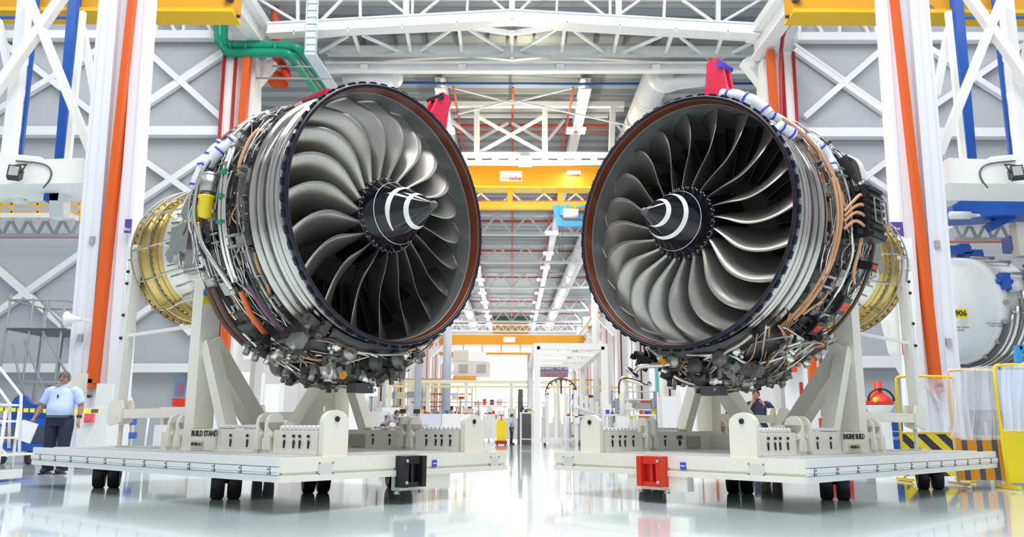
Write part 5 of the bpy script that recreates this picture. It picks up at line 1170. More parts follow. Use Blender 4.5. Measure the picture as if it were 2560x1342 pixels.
# white machine frame right of centre
def cage(u0,u1,v0,v1,Y0,Y1,label,w=.28):
    a=at(u0,v0,Y=Y0);b=at(u1,v0,Y=Y0); z=a.z; m=MB()
    for x in(a.x,b.x):
        for y in(Y0,Y1): m.bx(x-w/2,x+w/2,y-w/2,y+w/2,0,z)
    for y in(Y0,Y1): m.beam((a.x,y,z),(b.x,y,z),w)
    for x in(a.x,b.x): m.beam((x,Y0,z),(x,Y1,z),w)
    for k in(1,2): y=Y0+(Y1-Y0)*k/3; m.beam((a.x,y,z),(b.x,y,z),w*.7)
    return tag(m.build('machine_portal',WHITE),label,'portal','tall white machine portals')
cage(1342,1510,866,1090,38,50,'tall white portal machine frame right of the aisle',.32)
a=at(1350,940,Y=46); root=empty('notice_sign',at(1385,943,Y=46),'grey display board with violet header hanging in the machine frame','sign')
MB().bx(at(1350,943,Y=46).x,at(1421,943,Y=46).x,46,46.1,at(1350,943,Y=46).z,at(1350,917,Y=46).z).build('board',mat('board_grey',(.28,.27,.33),.5),root)
MB().bx(at(1352,943,Y=46).x,at(1420,943,Y=46).x,45.95,46,at(1350,925,Y=46).z,at(1350,918,Y=46).z).build('header',PURPLE,root)
text('lettering','WARNING THIS AREA',.22,PEARL,at(1386,921.5,Y=45.93),(1,0,0),(0,0,1),root)
text('lettering','RESTRICTED',.26,RED,at(1390,937,Y=45.93),(1,0,0),(0,0,1),root)
# lower canopy line (yellowish beam on posts) across the mid distance
Y=55; m=MB(); z=at(1150,950,Y=Y).z; m.bx(-9,3.5,Y-.2,Y+.2,z-.25,z)
for x in(-8.6,-5.9,-3.2,-.0,3.3): m.bx(x-.13,x+.13,Y-.13,Y+.13,0,z)
tag(m.build('canopy_frame',mat('ivory_paint',(.86,.84,.68),.4)),'ivory canopy frame on posts across the mid distance','frame')
Y=58; m=MB(); z=at(1150,965,Y=Y).z; m.bx(-9,9,Y-.1,Y+.1,z-.12,z+.05); 
for x in(-8,-4,0,4,8): m.bx(x-.06,x+.06,Y-.06,Y+.06,0,z)
tag(m.build('cable_gantry',mat('pale_yellow_paint',(.88,.76,.32),.4)),'pale yellow cable gantry behind the ivory canopy frame','gantry')
Y=70
for i,v in enumerate((1005,1016)): 
    m=MB().cyl((-9,Y,at(1100,v,Y=Y).z),(3,Y,at(1100,v,Y=Y).z),.06,6)
    for x in(-8.5,-2,2.9): m.cyl((x,Y,0),(x,Y,at(1100,v,Y=Y).z),.05,6)
    tag(m.build('guard_rail',ORANGE),'orange guard rail far down the hall, %s of the two'%('upper','lower')[i],'rail','orange guard rails')
    Y=72
# left cluster: cabinets, desks, monitors
def blk(name,u0,u1,v0,Y,m,label,cat,z0=0,dp=.8,v1=None,group=None):
    a=at(u0,v0,Y=Y);b=at(u1,v0,Y=Y); zb=z0 if v1 is None else at(u0,v1,Y=Y).z
    o=MB().bx(a.x,b.x,Y,Y+dp,zb,a.z).build(name,m); return tag(o,label,cat,group)
o=blk('machine_cabinet',925,968,1028,30,CABW,'pale machine cabinet with two dark dials beside the bending worker','cabinet')
for v in(1042,1052): MB().box(at(966,v,Y=29.97),(.12,.03,.12)).build('dial',DKGREY,o)
blk('machine_cabinet',955,996,1018,33,PEARL,'white machine cabinet behind the bending worker','cabinet')
root=empty('inspection_desk',(at(1018,1085,Y=30).x,30,0),'grey computer desk with two dark monitors near the left stand','desk')
a=at(992,1040,Y=30);b=at(1046,1040,Y=30)
MB().bx(a.x,b.x,29.7,30.5,a.z-.05,a.z).build('desk_top',BEIGE,root); MB().bx(a.x,a.x+.04,29.7,30.5,0,a.z-.05).build('leg',MIDG,root); MB().bx(b.x-.04,b.x,29.7,30.5,0,a.z-.05).build('leg',MIDG,root); MB().bx(a.x,b.x,30.3,30.34,.2,a.z-.05).build('modesty_panel',mat('screen_blue',(.55,.62,.78),.5),root)
for i,u in enumerate((1007,1042)):
    c=at(u,1028,Y=30.2); r2=empty('monitor',V((c.x,30.2,a.z)),'black computer monitor on the desk, %s one'%('left','right')[i],'monitor','desk monitors')
    MB().box(c,(.26,.03,.17)).build('screen',BLACK,r2); MB().box((c.x,30.2,a.z+.01),(.12,.1,.015)).cyl((c.x,30.2,a.z),(c.x,30.2,c.z-.06),.015,6).build('stand',DKGREY,r2)
root=empty('office_chair',(at(1010,1085,Y=29.3).x,29.3,0),'black office chair in front of the computer desk','chair')
c=at(1010,1053,Y=29.3); MB().ball((c.x,29.15,.75),.24,12,(1,.25,1.1)).build('backrest',BLACK,root); MB().ball((c.x,29.4,.5),.25,12,(1,1,.25)).build('seat',BLACK,root)
m=MB().cyl((c.x,29.4,.08),(c.x,29.4,.5),.03,8)
for k in range(5): t=k*2*pi/5; m.beam((c.x,29.4,.09),(c.x+.28*cos(t),29.4+.28*sin(t),.05),.03)
m.build('base',BLACK,root)
blk('storage_bench',1050,1100,1034,36,mat('lilac_cabinet',(.68,.72,.86),.5),'long pale blue storage bench right of the computer desk','bench')
blk('storage_bench',1105,1150,1034,38,PEARL,'long white storage bench in front of the ivory canopy','bench')
rnd=random.Random(5)
cols=[(RED,'red'),(BLACK,'black'),(BTAPE,'blue'),(MIDG,'grey'),(YELB,'yellow'),(PEARL,'white'),(ORANGE,'orange'),(PURPLE,'violet')]
used={}
def clutter(u0,u1,v,Y,n,places,cat='bin'):
    for i in range(n):
        m_,cn=rnd.choice(cols); u=u0+(u1-u0)*(i+.15+.7*rnd.random())/n; s=rnd.uniform(4,9)
        a=at(u,v,Y=Y); w=s*Y/1918; h=w*rnd.uniform(.5,1.3)
        mb=MB().bx(a.x-w/2,a.x+w/2,Y+.1,Y+.1+w,a.z,a.z+h).bx(a.x-w*.56,a.x+w*.56,Y+.06,Y+.14+w,a.z+h*.86,a.z+h)
        lab='small %s bin, %s from left, %s'%(cn,ordn[i],places); 
        tag(mb.build('storage_bin',m_),lab,cat,'%s bins on the %s'%(cn,places))
clutter(1050,1100,1034,36,7,'pale blue storage bench')
clutter(1105,1150,1034,38,6,'white storage bench in front of the ivory canopy')
# work tables with parts in the aisle mid distance
def table(u0,u1,v,Y,label,m=WHITE):
    a=at(u0,v,Y=Y);b=at(u1,v,Y=Y); root=empty('work_table',((a.x+b.x)/2,Y+.4,0),label,'table','aisle work tables')
    MB().bx(a.x,b.x,Y,Y+.9,a.z-.06,a.z).build('table_top',m,root); 
    for x in(a.x+.05,b.x-.05):
        for y in(Y+.08,Y+.82): MB().bx(x-.04,x+.04,y-.04,y+.04,0,a.z-.06).build('leg',m,root)
    MB().bx(a.x,b.x,Y+.1,Y+.8,.3,.34).build('lower_shelf',m,root)
table(1205,1238,1035,44,'white work table left of the yellow tug'); table(1300,1345,1030,42,'white work table right of the standing worker')
table(1410,1465,1040,40,'white work table under the machine frame'); table(880,925,1040,34,'white work table left of the machine cabinet'); table(1515,1570,1035,36,'white work table at the green riser'); table(1590,1640,1035,34,'white work table behind the right stand post')
clutter(1206,1236,1035,44,5,'table left of the yellow tug'); clutter(1302,1343,1030,42,7,'table right of the standing worker'); clutter(1412,1463,1040,40,6,'table under the machine frame'); clutter(1516,1568,1035,36,6,'table at the green riser'); clutter(882,923,1040,34,5,'table left of the machine cabinet'); clutter(1592,1638,1035,34,5,'table behind the right stand post')
# yellow tug
Y=42; a=at(1241,1090,Y=Y);b=at(1266,1044,Y=Y)
root=empty('yellow_tug',((a.x+b.x)/2,Y+.3,0),'bright yellow upright pallet tug standing in the aisle','tug')
MB().bx(a.x,b.x,Y,Y+.5,.22,b.z-.25).bx(a.x+.06,b.x-.06,Y+.02,Y+.45,b.z-.25,b.z-.08).build('body',YELB,root); MB().bx(a.x-.06,b.x+.06,Y-.1,Y+.7,.06,.24).build('chassis',DKRED,root)
MB().cyl(((a.x+b.x)/2,Y,b.z-.1),((a.x+b.x)/2,Y-.1,b.z+.12),.03,8).box(((a.x+b.x)/2,Y-.1,b.z+.13),(.3,.06,.05)).build('tiller',DKRED,root)
for x in(a.x+.05,b.x-.05): MB().cyl((x-.04,Y,.07),(x+.04,Y,.07),.07,12).build('wheel',BLACK,root)
# tall slim stack and black/red machine in the middle
for i,(u0,u1,v0,Y,m_,lab) in enumerate(((1318,1330,885,52,MIDG,'slim stepped grey mast beside the machine frame'),(1295,1308,972,46,DKGREY,'narrow dark machine column in the middle of the aisle'),(1303,1328,1022,44,DKGREY,'dark grey tool cabinet in the middle of the aisle'),(1338,1346,1030,46,RED,'narrow red fire point cabinet in the aisle'))):
    blk('aisle_machine',u0,u1,v0,Y,m_,lab,'machine',dp=.3)
# black hoop rig
Y=42; c=at(1403,985,Y=Y); R=.85; m=MB()
hoop=[V((c.x+R*cos(t*pi/18),Y,c.z+R*sin(t*pi/18))) for t in range(-4,23)]
root=empty('hoop_rig',(c.x,Y,0),'large dark hoop fixture standing on white legs in the aisle','fixture')
MB().tube(hoop,.05,8).cyl(c,V((c.x,Y,c.z+R)),.06,8).build('hoop',DKGREY,root)
for i in range(9): 
    t=i*pi/8; MB().tube([V((c.x+R*cos(t),Y,c.z+R*sin(t))),V((c.x+R*.8*cos(t),Y-.15,c.z+R*.8*sin(t)))],.04,6).build('clip',BLACK,root)
for x in(-.75,-.3,.3,.75): MB().bx(c.x+x-.09,c.x+x+.09,Y-.1,Y+.1,.3,c.z+.1).build('leg',WHITE,root)
MB().bx(c.x-1.1,c.x+1.1,Y-.6,Y+.6,.15,.38).build('base',WHITE,root)
for x in(-.9,.9): MB().cyl((c.x+x-.05,Y-.4,.1),(c.x+x+.05,Y-.4,.1),.1,12).build('castor',BLACK,root)
MB().bx(c.x+.85,c.x+1.05,Y-.62,Y-.6,.18,.36).build('red_plate',RED,root)
# articulated arm with black hoses
Y=36; root=empty('robot_arm',(at(1555,1085,Y=Y).x,Y,0),'white articulated arm with black hoses behind the right engine stand','robot arm')
P=[at(u,v,Y=Y) for u,v in((1555,1040),(1556,990),(1560,948),(1600,958),(1625,962))]
MB().bx(P[0].x-.3,P[0].x+.3,Y-.3,Y+.3,0,P[0].z).tube(P[:3],.13,10).ball(P[2],.17,10).build('column',WHITE,root); MB().tube(P[2:],.09,10).ball(P[4],.1,8).build('arm',WHITE,root)
MB().tube(chaikin([at(u,v,Y=Y-.3) for u,v in((1548,985),(1546,955),(1560,942),(1600,952),(1618,965),(1622,952),(1628,960))],2),.035,6).build('hose',BLACK,root)
MB().ball(at(1562,945,Y=Y-.15),.1,8).build('joint_cap',YELB,root)
Y=40
for i in range(7):
    u=1440+i*13; a=at(u,975+(i*37)%30,Y=Y+i*.5)
    m=MB().bx(a.x-.09,a.x+.09,Y+i*.5,Y+i*.5+.2,0,a.z).box((a.x,Y+i*.5,a.z*.7),(.3,.2,.12)).box((a.x+.05,Y+i*.5,a.z*.45),(.2,.2,.3))
    tag(m.build('fixture_stand',WHITE),'slim white fixture stand, %s in the cluster right of the hoop rig'%ordn[i],'stand','slim white fixture stands')
# teal strip and shelf racks on the sides
a=at(1636,870,Y=33);b=at(1648,980,Y=33); tag(MB().bx(a.x,b.x,33,33.1,b.z,a.z).build('teal_strip',TEAL),'tall narrow teal strip behind the right engine','strip')
for i,(u0,u1,v0,Y,m_,lab) in enumerate(((1655,1690,990,28,CABW,'pale grey wall switchboard behind the right stand'),(870,915,1000,29,PEARL,'white side cabinet behind the left stand post'),(1510,1528,1010,37,PEARL,'slim white locker beside the robot arm'),(1700,1735,960,29,PEARL,'white locker behind the left brace of right stand'),(2080,2100,1040,24,PEARL,'white cabinet behind the right stand outrigger'),(1835,1870,1005,24,PEARL,'white cabinet behind the second worker'))):
    blk('wall_locker',u0,u1,v0,Y,m_,lab,'locker')
# hanging poster boards left mid distance
for i,(u0,u1,v0,v1,m_,lab) in enumerate(((905,945,945,990,PEARL,'white poster board with black lettering left of the hall columns'),)):
    a=at(u0,v1,Y=29);b=at(u1,v0,Y=29); root=empty('poster_board',((a.x+b.x)/2,29,0),lab,'poster'); MB().bx(a.x,b.x,29,29.05,a.z,b.z).build('board',m_,root); MB().cyl(((a.x+b.x)/2,29.08,0),((a.x+b.x)/2,29.08,b.z),.03,6).build('pole',MIDG,root)
    text('lettering','Time\nto act',.2,BLACK,((a.x+b.x)/2,28.98,(a.z+b.z)/2),(1,0,0),(0,0,1),root,bold=.004)

def rail(u0,u1,v,Y,label,m=WHITE):
    a=at(u0,v,Y=Y);b=at(u1,v,Y=Y); r=MB()
    for k in(1,.55): r.beam((a.x,Y,a.z*k),(b.x,Y,a.z*k),.06)
    n=max(1,int((b.x-a.x)/1.2))
    for i in range(n+1): x=a.x+(b.x-a.x)*i/n; r.beam((x,Y,0),(x,Y,a.z),.06,.06,up=(0,1,0))
    return tag(r.build('guard_rail',m),label,'rail','white guard rails')
rail(1196,1262,1020,58,'white guard rail left of the yellow tug'); rail(1290,1400,1018,52,'white guard rail right of the standing worker'); rail(1400,1500,1012,56,'white guard rail behind the hoop rig'); rail(1130,1200,1025,62,'white guard rail behind the long white bench'); rail(1520,1625,1022,48,'white guard rail behind the articulated arm')
def rack(u0,u1,v0,Y,rows,place,seed):
    rr=random.Random(seed); a=at(u0,v0,Y=Y);b=at(u1,v0,Y=Y); h=a.z
    root=empty('storage_rack',((a.x+b.x)/2,Y,0),'open white storage rack %s'%place,'rack','open storage racks')
    n=max(1,int((b.x-a.x)/1.6))
    for i in range(n+1): x=a.x+(b.x-a.x)*i/n; MB().bx(x-.05,x+.05,Y,Y+.8,0,h).build('upright',mat('rack_blue_grey',(.35,.40,.52),.5),root)
    for k in range(rows):
        z=.3+(h-.35)*k/(rows-1); MB().bx(a.x,b.x,Y,Y+.8,z-.05,z).build('shelf',WHITE if k%2 else ORANGE if k==rows-2 else WHITE,root)
        if k==rows-1: continue
        x=a.x+.15; kk=0
        while x<b.x-.6:
            w=rr.uniform(.25,.8); hh=rr.uniform(.15,min(.6,(h-.35)/(rows-1)-.1)); m_,cn=rr.choice(cols+[(MIDG,'grey'),(DKGREY,'dark grey'),(CABW,'pale grey'),(MATS['lilac_cabinet'],'pale blue'),(BEIGE,'beige')])
            kk+=1
            if rr.random()<.92:
                o=MB().bx(x,x+w,Y+.05,Y+.7,z,z+hh).bx(x-.01,x+w+.01,Y+.03,Y+.72,z+hh*.85,z+hh).build('storage_box',m_); tag(o,'%s box, %s on the %s shelf of rack %s'%(cn,ordn[min(8,kk-1)],('lowest','second','third','fourth')[k],place),'box','%s boxes on the rack %s'%(cn,place))
            x+=w+rr.uniform(.05,.3)
rack(1055,1180,965,64,5,'behind the ivory canopy',1)
rack(930,1040,960,60,5,'behind the left hall columns',2)
rack(1180,1262,972,74,4,'beyond the yellow tug',3)
rack(1296,1340,985,54,5,'right of the standing worker',11)
rack(1448,1505,992,47,5,'below the portal machine frame',12)
rack(1545,1632,995,42,5,'before the articulated arm',13)
rack(1150,1196,1000,50,4,'left of the yellow tug',14)
rack(1425,1520,965,60,5,'behind the portal machine frame',4)
rack(1530,1640,975,52,4,'behind the robot arm',6)
rnd=random.Random(9)
for i in range(16):
    u=1195+28*i if i<11 else 900+50*(i-11) if i<14 else 1520+50*(i-14); Y=56+(i%3)*3.5; v=rnd.uniform(990,1035)
    a=at(u,v,Y=Y); s=rnd.uniform(.25,.6); m_,cn=rnd.choice([(WHITE,'white'),(CABW,'pale grey'),(WHITE,'white'),(MIDG,'grey'),(PEARL,'bright white')])
    m=MB().bx(a.x-s,a.x+s,Y,Y+s,.15,a.z*.6).bx(a.x-s*.5,a.x+s*.6,Y+.1,Y+s*.8,a.z*.6,a.z*.85).cyl((a.x,Y+.3,a.z*.8),(a.x,Y+.3,a.z),.06,8).bx(a.x-s*.9,a.x-s*.7,Y,Y+.2,0,.2).bx(a.x+s*.7,a.x+s*.9,Y,Y+.2,0,.2).box((a.x+s*.3,Y-.03,a.z*.4),(s*.6,.05,s*.5))
    tag(m.build('machine_unit',m_),'%s workshop machine unit, %s of the scattered machines counted from the aisle'%(cn,(ordn+('tenth','eleventh','twelfth','thirteenth','fourteenth','fifteenth','sixteenth'))[i]),'machine','workshop machine units')
# open yellow and orange rails of the mezzanine
for i,(u0,u1,v,Y,m_) in enumerate(((900,1190,948,66,YEL),(1385,1500,950,66,YEL),(900,1180,985,68,ORANGE))):
    a=at(u0,v,Y=Y);b=at(u1,v,Y=Y); m=MB().beam((a.x,Y,a.z),(b.x,Y,b.z),.14)
    for k in range(4): x=a.x+(b.x-a.x)*k/3; m.beam((x,Y,0),(x,Y,a.z),.1,.1,up=(0,1,0))
    tag(m.build('mezzanine_rail',m_),['yellow rail on posts above the left benches','yellow rail on posts behind the hoop rig','orange rail on posts above the left benches'][i],'rail')
# ================================================================ PEOPLE
def skinned(vs,es,rad,sub=1):
    me=D.meshes.new('sk'); me.from_pydata([tuple(v) for v in vs],es,[]); o=D.objects.new('sk',me); COL.objects.link(o)
    m=o.modifiers.new('s','SKIN'); m.use_smooth_shade=True
    lay=me.skin_vertices[0].data
    for i,r in enumerate(rad): lay[i].radius=(r,r) if not isinstance(r,tuple) else r; lay[i].use_root=(i==0)
    sb=o.modifiers.new('b','SUBSURF'); sb.levels=sub; sb.render_levels=sub
    dg=bpy.context.evaluated_depsgraph_get(); dg.update(); r=D.meshes.new_from_object(o.evaluated_get(dg))
    out=([q.co.copy() for q in r.vertices],[list(f.vertices) for f in r.polygons]); D.meshes.remove(r); D.objects.remove(o); return out
def loft(mb,rings,n=18):
    vs=[]
    for (c,rx,ry,*rot) in rings:
        c=V(c); a=rot[0] if rot else 0
        for k in range(n): t=2*pi*k/n; x=rx*cos(t);y=ry*sin(t)*(1+.06*cos(t)**2); vs.append(c+V((x*cos(a)-y*sin(a),x*sin(a)+y*cos(a),0)))
    fs=[(i*n+k,i*n+(k+1)%n,(i+1)*n+(k+1)%n,(i+1)*n+k) for i in range(len(rings)-1) for k in range(n)]
    fs+=[list(range(n))[::-1],[(len(rings)-1)*n+k for k in range(n)]]
    return mb.add(vs,fs,True)
def hand_chain(w,d,side,curl=.5):
    """palm and five bent fingers beyond wrist w, pointing along d; thumb on the body side (side=+-1 in x)"""
    d=V(d).normalized(); sx=V((0,-1,0)); sx=(sx-d*sx.dot(d)).normalized()   # spread axis of the knuckles
    nrm=d.cross(sx).normalized(); inw=nrm if nrm.x*side<0 else -nrm
    vs=[w,w+d*.045,w+d*.085]; es=[(0,1),(1,2)]; rad=[.024,.030,.030]
    for k,(o,L) in enumerate(((.032,.070),(.011,.080),(-.011,.074),(-.031,.058))):
        b=len(vs); p0=w+d*.088+sx*o; p1=p0+(d+inw*curl*.5)*L*.5; p2=p1+(d*.6+inw*curl)*L*.32; p3=p2+(d*.35+inw*curl*1.2)*L*.25
        vs+=[p0,p1,p2,p3]; es+=[(2,b),(b,b+1),(b+1,b+2),(b+2,b+3)]; rad+=[.0105,.0095,.0085,.0075]
    b=len(vs); p0=w+d*.03+sx*.032; p1=p0+d*.03+sx*.016+inw*.01; p2=p1+d*.028+sx*.004+inw*.012
    vs+=[p0,p1,p2]; es+=[(1,b),(b,b+1),(b+1,b+2)]; rad+=[.013,.0105,.009]
    return vs,es,rad
def person(name,loc,rz,J,label,shirt,trous,hairm=HAIR,stout=1.,glasses=False,cap=False,group=None,badge=False,belly=0.):
    """J: joints in metres, x to the figure's image right, facing -y"""
    root=empty(name,loc,label,'person',group); root.rotation_euler=(0,0,rz)
    g={k:V(v) for k,v in J.items()}
    vs=[g['pelvis'],g['chest'],g['neck'],g['neck']+(g['head']-g['neck'])*.45]; es=[(0,1),(1,2),(2,3)]; rad=[.13,.13,.055,.055]
    for s in('l','r'):
        b=len(vs); vs+=[g['sh'+s],g['el'+s],g['el'+s].lerp(g['wr'+s],.35)]; es+=[(1,b),(b,b+1),(b+1,b+2)]; rad+=[.055*stout,.042*stout,.040*stout]
        d=(g['wr'+s]-g['el'+s]); hv,he,hr=hand_chain(g['wr'+s],g.get('hd'+s,d),1 if s=='l' else -1)
        o=len(vs); vs+=hv; es.append((b+2,o)); es+=[(x+o,y+o) for x,y in he]; rad+=hr
        b=len(vs); vs+=[g['hip'+s],g['kn'+s],g['an'+s],g['an'+s]+V((0,-.16,-.045))]; es+=[(0,b),(b,b+1),(b+1,b+2),(b+2,b+3)]; rad+=[.085*stout,.06,.042,.035]
    bv,bf=skinned(vs,es,rad,1)
    m=MB().add(bv,bf,True)
    # head: skull and jaw in one shaped form
    h=g['head']; hd=MB(); n=20; rows=14; hv=[]
    for i in range(rows+1):
        t=pi*i/rows
        for k in range(n):
            a=2*pi*k/n; x=sin(t)*cos(a); y=sin(t)*sin(a); z=cos(t)
            wx=.078*(1-.20*max(0,-z)**1.3); wy=.098*(1-.12*max(0,-z)); yy=y*wy-(.012 if z<-.3 and y<0 else 0)
            hv.append(h+V((x*wx,yy,z*.118)))
    hd.add(hv,[(i*n+k,(i+1)*n+k,(i+1)*n+(k+1)%n,i*n+(k+1)%n) for i in range(rows) for k in range(n)],True)
    hd.ball(h+V((0,-.103,-.012)),.018,8,(.8,1,1.25)); 
    for s in(-1,1): hd.ball(h+V((s*.080,.006,-.005)),.026,8,(.35,.7,1.1))
    hd.ball(h+V((0,-.088,-.055)),.022,8,(1.3,.5,.45))
    m.v+=hd.v; nb=len(bv); m.f+=[[q+nb for q in f] for f in hd.f]; m.sm+=hd.sm
    body=m.build('body',SKIN,root,local=True)
    e=MB()
    for s in(-1,1): e.ball(h+V((s*.031,-.088,.012)),.010,8,(1.3,.6,.7)).beam(h+V((s*.015,-.098,.032)),h+V((s*.048,-.09,.034)),.006,.007)
    e.build('eyes_and_brows',BLACK,body,local=True)
    if glasses:
        q=MB()
        for s in(-1,1): q.tube([h+V((s*.032+.024*cos(t*pi/6),-.104,.010+.018*sin(t*pi/6))) for t in range(13)],.0025,5); q.beam(h+V((s*.056,-.104,.014)),h+V((s*.082,.0,.012)),.003)
        q.beam(h+V((-.008,-.106,.013)),h+V((.008,-.106,.013)),.003); q.build('glasses',DKGREY,root,local=True)
        MB().ball(h+V((0,-.100,-.040)),.024,8,(1.2,.35,.28)).build('moustache',hairm,root,local=True)
    hv=[];n=20
    for i in range(9):
        t=pi*.62*i/8
        for k in range(n):
            a=2*pi*k/n; front=max(0,-sin(a)); tt=t*(1-.42*front)
            hv.append(h+V((sin(tt)*cos(a)*.086,sin(tt)*sin(a)*.106+.004,cos(tt)*.126+.002)))
    hm=MB().add(hv,[(i*n+k,(i+1)*n+k,(i+1)*n+(k+1)%n,i*n+(k+1)%n) for i in range(8) for k in range(n)],True); hm.build('cap' if cap else 'hair',NAVYC if cap else hairm,root,local=True)
    # shirt
    P,C,Nk=g['pelvis'],g['chest'],g['neck']; s=MB(); w=stout
    mid=P.lerp(C,.5)
    yaw=0
    loft(s,[(P+V((0,-.01,-.02)),.165*w,.125*w+belly*.5),(P+V((0,-.02-belly*.4,.07)),.175*w,.135*w+belly),(mid+V((0,-.02-belly*.3,0)),.175*w,.13*w+belly*.8),(C+V((0,0,-.08)),.180*w,.125*w),(C+V((0,0,.02)),.185*w,.115*w),(C.lerp(Nk,.55),.15*w,.09*w),(Nk+V((0,0,-.02)),.075,.068),(Nk+V((0,-.004,.02)),.066,.062)],22)
    for sd in('l','r'):
        a,b,wr=g['sh'+sd],g['el'+sd],g['wr'+sd]; e_=a.lerp(b,.85)
        s.tube([C.lerp(a,.30)+V((0,0,.01)),C.lerp(a,.62)+V((0,0,.004)),C.lerp(a,.88)+V((0,0,.0)),a.lerp(b,.10),a.lerp(b,.4),a.lerp(b,.7),e_],[.05*w,.066*w,.072*w,.070*w,.064*w,.061*w,.064*w],14)
    s.build('shirt',shirt,root,local=True)
    t=MB(); loft(t,[(P+V((0,0,-.16)),.16*w,.125*w),(P+V((0,0,-.08)),.172*w,.13*w),(P+V((0,-.01,.005)),.168*w,.128*w+belly*.5)],20)
    for sd in('l','r'):
        a,b,c_=g['hip'+sd],g['kn'+sd],g['an'+sd]
        t.tube([a+V((0,0,.02)),a.lerp(b,.3),b,b.lerp(c_,.5),c_+V((0,0,-.045))],[.095*w,.098*w,.078*w,.072*w,.075*w],14)
    t.build('trousers',trous,root,local=True)
    f=MB()
    for sd in('l','r'):
        q=g['an'+sd]; f.ball(q+V((0,-.06,-.045)),.10,12,(.56,1.5,.55)); f.box(q+V((0,-.06,-.09)),(.09,.27,.02))
    f.build('shoes',BLACK,root,local=True)
    b=MB().tube([V((g['pelvis'].x+.168*w*cos(k*pi/12)*1.01,g['pelvis'].y-.01+(.128*w+belly*.5)*sin(k*pi/12)*1.03,g['pelvis'].z+.0)) for k in range(25)],.016,6); b.build('belt',BLACK,root,local=True)
    if badge:
        q=C+V((-.01,-.145-belly*.6,-.13)); MB().box(q,(.06,.006,.09)).build('name_badge',PAPER,root,local=True); MB().box(q+V((.01,-.0,.10)),(.02,.02,.05)).build('pocket_pen',NAVYC,root,local=True)
        MB().tube([Nk+V((-.06,-.03,0)),C+V((-.05,-.13,0)),q+V((0,0,.045)),C+V((.05,-.13,0)),Nk+V((.06,-.03,0))],.003,5).build('lanyard',MATS['white_steel'],root,local=True)
        MB().tube([g['wrr'].lerp(g['elr'],.15),g['wrr'].lerp(g['elr'],.30)],.036*w,12).build('wrist_watch',BLACK,root,local=True)
    return root
ST=dict(pelvis=(0,0,.96),chest=(0,0,1.32),neck=(0,.0,1.48),head=(0,-.015,1.60),shl=(-.20,0,1.40),shr=(.20,0,1.40),ell=(-.27,.02,1.12),elr=(.27,.02,1.12),wrl=(-.29,-.05,.88),wrr=(.29,-.05,.88),
  hipl=(-.095,0,.90),hipr=(.095,0,.90),knl=(-.11,-.01,.50),knr=(.11,-.01,.50),anl=(-.12,.02,.10),anr=(.12,.02,.10))
def pose(**k): d=dict(ST); d.update(k); return d
q=at(165,935,Y=13.4)
pm=person('person',(q.x,13.4,0),0.05,pose(shl=(-.22,0,1.39),shr=(.22,0,1.39),ell=(-.335,.0,1.14),wrl=(-.385,-.10,.92),hdl=(-.15,-.15,-1),elr=(.315,.02,1.13),wrr=(.335,-.06,.90),hdr=(.02,-.05,-1),hipl=(-.11,0,.90),hipr=(.11,0,.90),knl=(-.12,-.01,.5),knr=(.12,-.02,.5)),
  'person in pale blue short sleeved shirt and navy trousers holding white papers',SHIRT,NAVYC,hairm=mat('greying_hair',(.10,.09,.085),.6),stout=1.22,glasses=True,badge=True,belly=.05)
hx=V((q.x-.41,13.22,.83)); R=Matrix.Rotation(.30,3,'Y')@Matrix.Rotation(.15,3,'Z')
pp=MB()
for k in range(3): pp.box(hx+V((-.02-.004*k,-.006*k,-.13)),(.25,.002,.33),R@Matrix.Rotation(.02*k,3,'Y'))
tag(pp.build('papers',PAPER),'white sheets of paper in the hand of the man in pale blue','papers')
q=at(1893,975,Y=18.0)
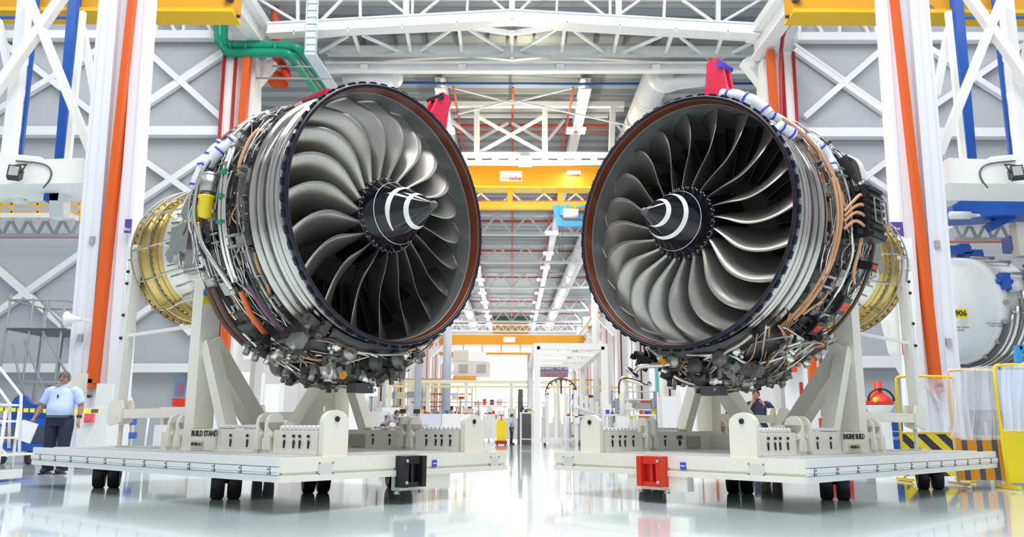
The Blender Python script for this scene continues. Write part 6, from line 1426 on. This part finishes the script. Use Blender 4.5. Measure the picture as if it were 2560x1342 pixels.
person('person',(q.x,18.0,0),-.35,pose(head=(-.03,-.04,1.60),shl=(-.19,-.02,1.40),ell=(-.24,-.18,1.20),wrl=(-.10,-.20,1.45),hdl=(.25,.3,1),elr=(.40,.10,1.16),wrr=(.22,-.02,1.02),hdr=(-.7,-.2,-.3)),
  'person in navy polo shirt, hand at face, other hand on hip, behind the right stand',NAVYC,NAVYC,cap=True)
q=at(1836,1000,Y=19.5)
person('person',(q.x,19.5,0),.6,pose(),'person in navy work clothes mostly hidden behind the right stand\'s slanted brace',NAVYC,NAVYC)
q=at(985,1020,Y=31)
person('person',(q.x,29.0,0),1.3,pose(pelvis=(0,.05,.95),chest=(0,-.22,1.20),neck=(0,-.36,1.30),head=(0,-.45,1.36),shl=(-.19,-.27,1.27),shr=(.19,-.27,1.27),ell=(-.2,-.42,1.05),elr=(.2,-.42,1.05),wrl=(-.15,-.62,1.05),wrr=(.15,-.62,1.05)),
  'person bending over the pale machine cabinet, grey shirt and dark trousers',mat('grey_blue_shirt',(.35,.40,.50),.8),NAVYC)
q=at(1279,1030,Y=45)
person('person',(q.x,45,0),1.5,pose(),'person in pale shirt standing in the aisle right of the yellow tug',SHIRT,NAVYC)
q=at(1022,1028,Y=31.2)
person('person',(q.x,31.4,0),0,pose(pelvis=(0,.05,.55),chest=(0,.0,.92),neck=(0,0,1.08),head=(0,-.02,1.20),shl=(-.2,0,1.0),shr=(.2,0,1.0),ell=(-.24,-.12,.78),elr=(.24,-.12,.78),wrl=(-.14,-.36,.80),wrr=(.14,-.36,.80),hipl=(-.1,0,.52),hipr=(.1,0,.52),knl=(-.12,-.42,.50),knr=(.12,-.42,.50),anl=(-.12,-.40,.1),anr=(.12,-.40,.1)),
  'seated person in orange shirt between the two desk monitors',ORANGE,NAVYC)
tag(MB().box((q.x,31.5,.42),(.42,.42,.06)).cyl((q.x,31.5,0),(q.x,31.5,.4),.04,8).box((q.x,31.75,.75),(.4,.05,.5)).box((q.x,31.5,.02),(.4,.4,.03)).box((q.x,31.74,.5),(.06,.04,.3)).build('desk_stool',DKGREY),'dark stool under the seated person in orange','stool')
